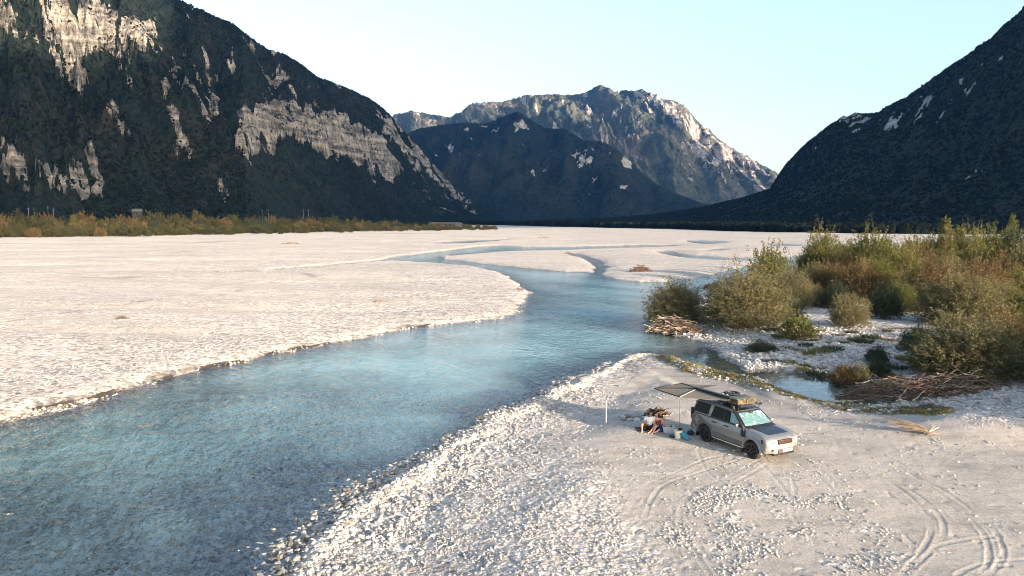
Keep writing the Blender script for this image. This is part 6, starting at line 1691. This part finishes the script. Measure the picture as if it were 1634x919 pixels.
def person(name, loc, rz, label, skin, J, hair, clothes):
    """J: joints in the person's own frame (facing -Y)"""
    g = Rig()
    pel = g.add(J['pelvis'], (0.145, 0.115))
    bel = g.add(J['belly'], (0.125, 0.10), pel); che = g.add(J['chest'], (0.150, 0.105), bel)
    nb_ = g.add(J['neck'], 0.052, che)
    h0 = g.add(J['head'] - J['up'] * 0.07 + J['face'] * 0.012, 0.068, nb_); h1 = g.add(J['head'] + J['up'] * 0.015, (0.080, 0.094), h0); g.add(J['head'] + J['up'] * 0.085, (0.066, 0.076), h1)
    for s in ('r', 'l'):
        sh = g.add(J['sh' + s], 0.058, che)
        el = g.chain(sh, [((J['sh' + s] * 0.5 + J['el' + s] * 0.5), 0.048), (J['el' + s], 0.040)])
        wr = g.chain(el, [((J['el' + s] * 0.55 + J['wr' + s] * 0.45), 0.037), (J['wr' + s], 0.025)])
        dd = (J['wr' + s] - J['el' + s]); hand(g, wr, J.get('hd' + s, dd), J.get('hu' + s, V3(0, 0, 1)))
        hp = g.add(J['hip' + s], 0.095, pel)
        kn = g.chain(hp, [((J['hip' + s] * 0.5 + J['kn' + s] * 0.5), 0.078), (J['kn' + s], 0.056)])
        an = g.chain(kn, [((J['kn' + s] * 0.62 + J['an' + s] * 0.38), 0.054), (J['an' + s], 0.034)])
        td = J['toe' + s] - J['an' + s]
        g.add(J['an' + s] - td.normalized() * 0.05 + V3(0, 0, -0.02), 0.030, an)
        g.chain(an, [(J['an' + s] + td * 0.55 + V3(0, 0, -0.012), (0.026, 0.038)), (J['toe' + s], (0.016, 0.036))])
    me = grow('person', g.v, g.e, [skin, M_eye, M_lip], 0, 2)
    head_bits(me, J['head'], J['face'], J['up'], None)
    o = link('person', me); o.location = loc; o.rotation_euler = (0, 0, rz)
    tag(o, label, 'person')
    for nm, vs_, es_, m_ in clothes(J):
        cm = grow(nm, vs_, es_, [m_], 0, 2); link(nm, cm, None, o)
    # hair: a cap over the skull plus locks
    bm = bmesh.new()
    fwd = J['face'].normalized(); up = J['up'].normalized(); side = fwd.cross(up).normalized()
    Mx = Matrix((side, fwd, up)).transposed().to_4x4()
    bmesh.ops.create_icosphere(bm, subdivisions=4, radius=1, matrix=Matrix.Identity(4))
    for v in list(bm.verts):
        if v.co.y > 0.35 and v.co.z < 0.42 or v.co.z < -0.45: bm.verts.remove(v)
    for v in bm.verts:
        k = 1 + 0.07 * float(noise(v.co.x * 4 + 5, v.co.y * 4 + v.co.z * 5))
        v.co = J['head'] + side * v.co.x * 0.094 * k + fwd * (v.co.y * 0.106 * k - 0.006) + up * (v.co.z * 0.118 * k + 0.028)
    ho_ = bm_obj('hair', bm, simple(hair[0], hair[1], 0.6, var=0.3, nscale=30), o, True)
    sd_ = ho_.modifiers.new('thick', 'SOLIDIFY'); sd_.thickness = 0.012
    if hair[2]:
        T = Tubes(); rr = np.random.RandomState(3)
        for k in range(110):
            a = math.pi * (0.05 + 0.9 * rr.rand()) * (1 if rr.rand() < .5 else -1)
            st = J['head'] + side * math.sin(a) * 0.088 - fwd * abs(math.cos(a)) * 0.07 * (0.3 + rr.rand()) + up * (0.05 * rr.rand())
            en = st + V3(0, 0, -hair[2] * (0.7 + 0.5 * rr.rand())) - fwd * 0.03 + side * math.sin(a) * 0.05
            mid = (st + en) / 2 - fwd * 0.03 + side * math.sin(a) * 0.03
            T.add([tuple(st), tuple(mid), tuple(en)], 0.020, 0.008, 5)
        link('locks', T.mesh('locks'), ho_.data.materials[0], ho_)
    return o
def clothes_man(J):
    ws_, sh_ = M_tee, M_short
    g = Rig(); a = g.add(J['pelvis'] + V3(0, 0, 0.05), (0.165, 0.130)); b = g.add(J['belly'], (0.148, 0.122), a); c = g.add(J['chest'], (0.172, 0.124), b); g.add(J['chest'] * 0.45 + J['neck'] * 0.55, 0.085, c)
    for s in ('r', 'l'):
        x = g.add(J['sh' + s], 0.076, c); g.add(J['sh' + s] * 0.4 + J['el' + s] * 0.6, 0.068, x)
    h = Rig(); p = h.add(J['pelvis'], (0.165, 0.135))
    for s in ('r', 'l'):
        q = h.add(J['hip' + s], 0.112, p); h.chain(q, [(J['hip' + s] * 0.5 + J['kn' + s] * 0.5, 0.096), (J['hip' + s] * 0.18 + J['kn' + s] * 0.82, 0.086)])
    return [('t_shirt', g.v, g.e, ws_), ('shorts', h.v, h.e, sh_)]
M_tee = simple('white_cotton', (0.72, 0.73, 0.76), 0.9, var=0.05, bump=0.01); M_short = simple('dark_brown_cloth', (0.045, 0.022, 0.020), 0.9, var=0.2)
M_top = simple('rust_red_cloth', (0.20, 0.045, 0.035), 0.9, var=0.2); M_skirt = simple('maroon_cloth', (0.075, 0.018, 0.018), 0.9, var=0.2)
def clothes_woman(J):
    g = Rig(); a = g.add(J['pelvis'] + V3(0, 0, 0.05), (0.172, 0.145)); b = g.add(J['belly'], (0.152, 0.130), a); c = g.add(J['chest'], (0.176, 0.140), b)
    for s in ('r', 'l'): g.add(J['sh' + s] * 0.62 + J['chest'] * 0.38 + V3(0, 0, 0.05), 0.070, c)
    h = Rig(); p = h.add(J['pelvis'], (0.160, 0.130))
    for s in ('r', 'l'):
        q = h.add(J['hip' + s], 0.110, p); h.chain(q, [(J['hip' + s] * 0.55 + J['kn' + s] * 0.45, 0.090)])
    return [('top', g.v, g.e, M_top), ('shorts', h.v, h.e, M_skirt)]
# both sit on the sand, he with his arm round her, she with one hand raised
JM = dict(pelvis=V3(0, 0, 0.13), belly=V3(0.01, 0.0, 0.30), chest=V3(0.03, -0.01, 0.50), neck=V3(0.05, -0.02, 0.68), head=V3(0.065, -0.05, 0.82), face=V3(0.18, -1, -0.22).normalized(), up=V3(0.15, -0.15, 1).normalized(),
          shr=V3(-0.175, -0.01, 0.585), elr=V3(-0.27, -0.16, 0.36), wrr=V3(-0.13, -0.36, 0.34), shl=V3(0.225, 0.0, 0.60), ell=V3(0.42, 0.16, 0.52), wrl=V3(0.66, 0.10, 0.50), hdl=V3(0.6, -0.5, -0.2),
          hipr=V3(-0.10, -0.04, 0.13), knr=V3(-0.40, -0.34, 0.36), anr=V3(-0.40, -0.56, 0.06), toer=V3(-0.48, -0.72, 0.03), hipl=V3(0.10, -0.04, 0.13), knl=V3(0.22, -0.46, 0.30), anl=V3(-0.04, -0.70, 0.07), toel=V3(-0.16, -0.80, 0.04))
JW = dict(pelvis=V3(0, 0, 0.125), belly=V3(-0.03, 0.0, 0.28), chest=V3(-0.07, -0.01, 0.46), neck=V3(-0.11, -0.03, 0.625), head=V3(-0.145, -0.06, 0.755), face=V3(0.0, -1, -0.12).normalized(), up=V3(-0.30, -0.12, 1).normalized(),
          shr=V3(-0.225, -0.02, 0.535), elr=V3(-0.28, -0.16, 0.32), wrr=V3(-0.10, -0.28, 0.26), shl=V3(0.095, -0.01, 0.545), ell=V3(0.27, -0.06, 0.36), wrl=V3(0.25, -0.12, 0.60), hdl=V3(-0.05, -0.05, 1), hul=V3(0, -1, 0),
          hipr=V3(-0.09, -0.04, 0.125), knr=V3(-0.18, -0.46, 0.32), anr=V3(-0.36, -0.74, 0.07), toer=V3(-0.46, -0.88, 0.04), hipl=V3(0.09, -0.04, 0.125), knl=V3(0.10, -0.46, 0.20), anl=V3(-0.22, -0.66, 0.07), toel=V3(-0.36, -0.72, 0.05))
pm = at(1036, 684.5)
person('man', pm + Vector((0, 0, -0.02)), R(-4), 'seated man in white T-shirt and dark shorts with an arm round the woman', M_skinm, JM, ('dark_hair', (0.020, 0.013, 0.010), 0), clothes_man)
pw_ = Vector((pm.x + 0.47, pm.y - 0.02, pm.z))
person('woman', pw_ + Vector((0, 0, -0.02)), R(-4), 'seated woman with long dark hair and a red top, one hand raised', M_skinw, JW, ('dark_brown_hair', (0.028, 0.016, 0.011), 0.30), clothes_woman)
# dark blanket under them
bm = bmesh.new(); nx_, ny_ = 18, 10; vv = []
for i in range(nx_ + 1):
    for j in range(ny_ + 1):
        x = -0.65 + 1.6 * i / nx_; y = -0.42 + 0.75 * j / ny_
        wx_, wy_ = pm.x + x, pm.y + y
        vv.append(bm.verts.new((wx_, wy_, float(floor_at(np.array(wx_), np.array(wy_))) + 0.022 + 0.012 * float(noise(x * 5, y * 5)))))
for i in range(nx_):
    for j in range(ny_): bm.faces.new((vv[i * (ny_ + 1) + j], vv[(i + 1) * (ny_ + 1) + j], vv[(i + 1) * (ny_ + 1) + j + 1], vv[i * (ny_ + 1) + j + 1]))
e = bmesh.ops.extrude_face_region(bm, geom=bm.faces[:]); bmesh.ops.translate(bm, verts=[v for v in e['geom'] if isinstance(v, bmesh.types.BMVert)], vec=(0, 0, -0.015))
o = bm_obj('blanket', bm, simple('dark_wool', (0.05, 0.022, 0.022), 0.95, var=0.3), None, True); tag(o, 'dark maroon blanket under the sitting couple', 'blanket')
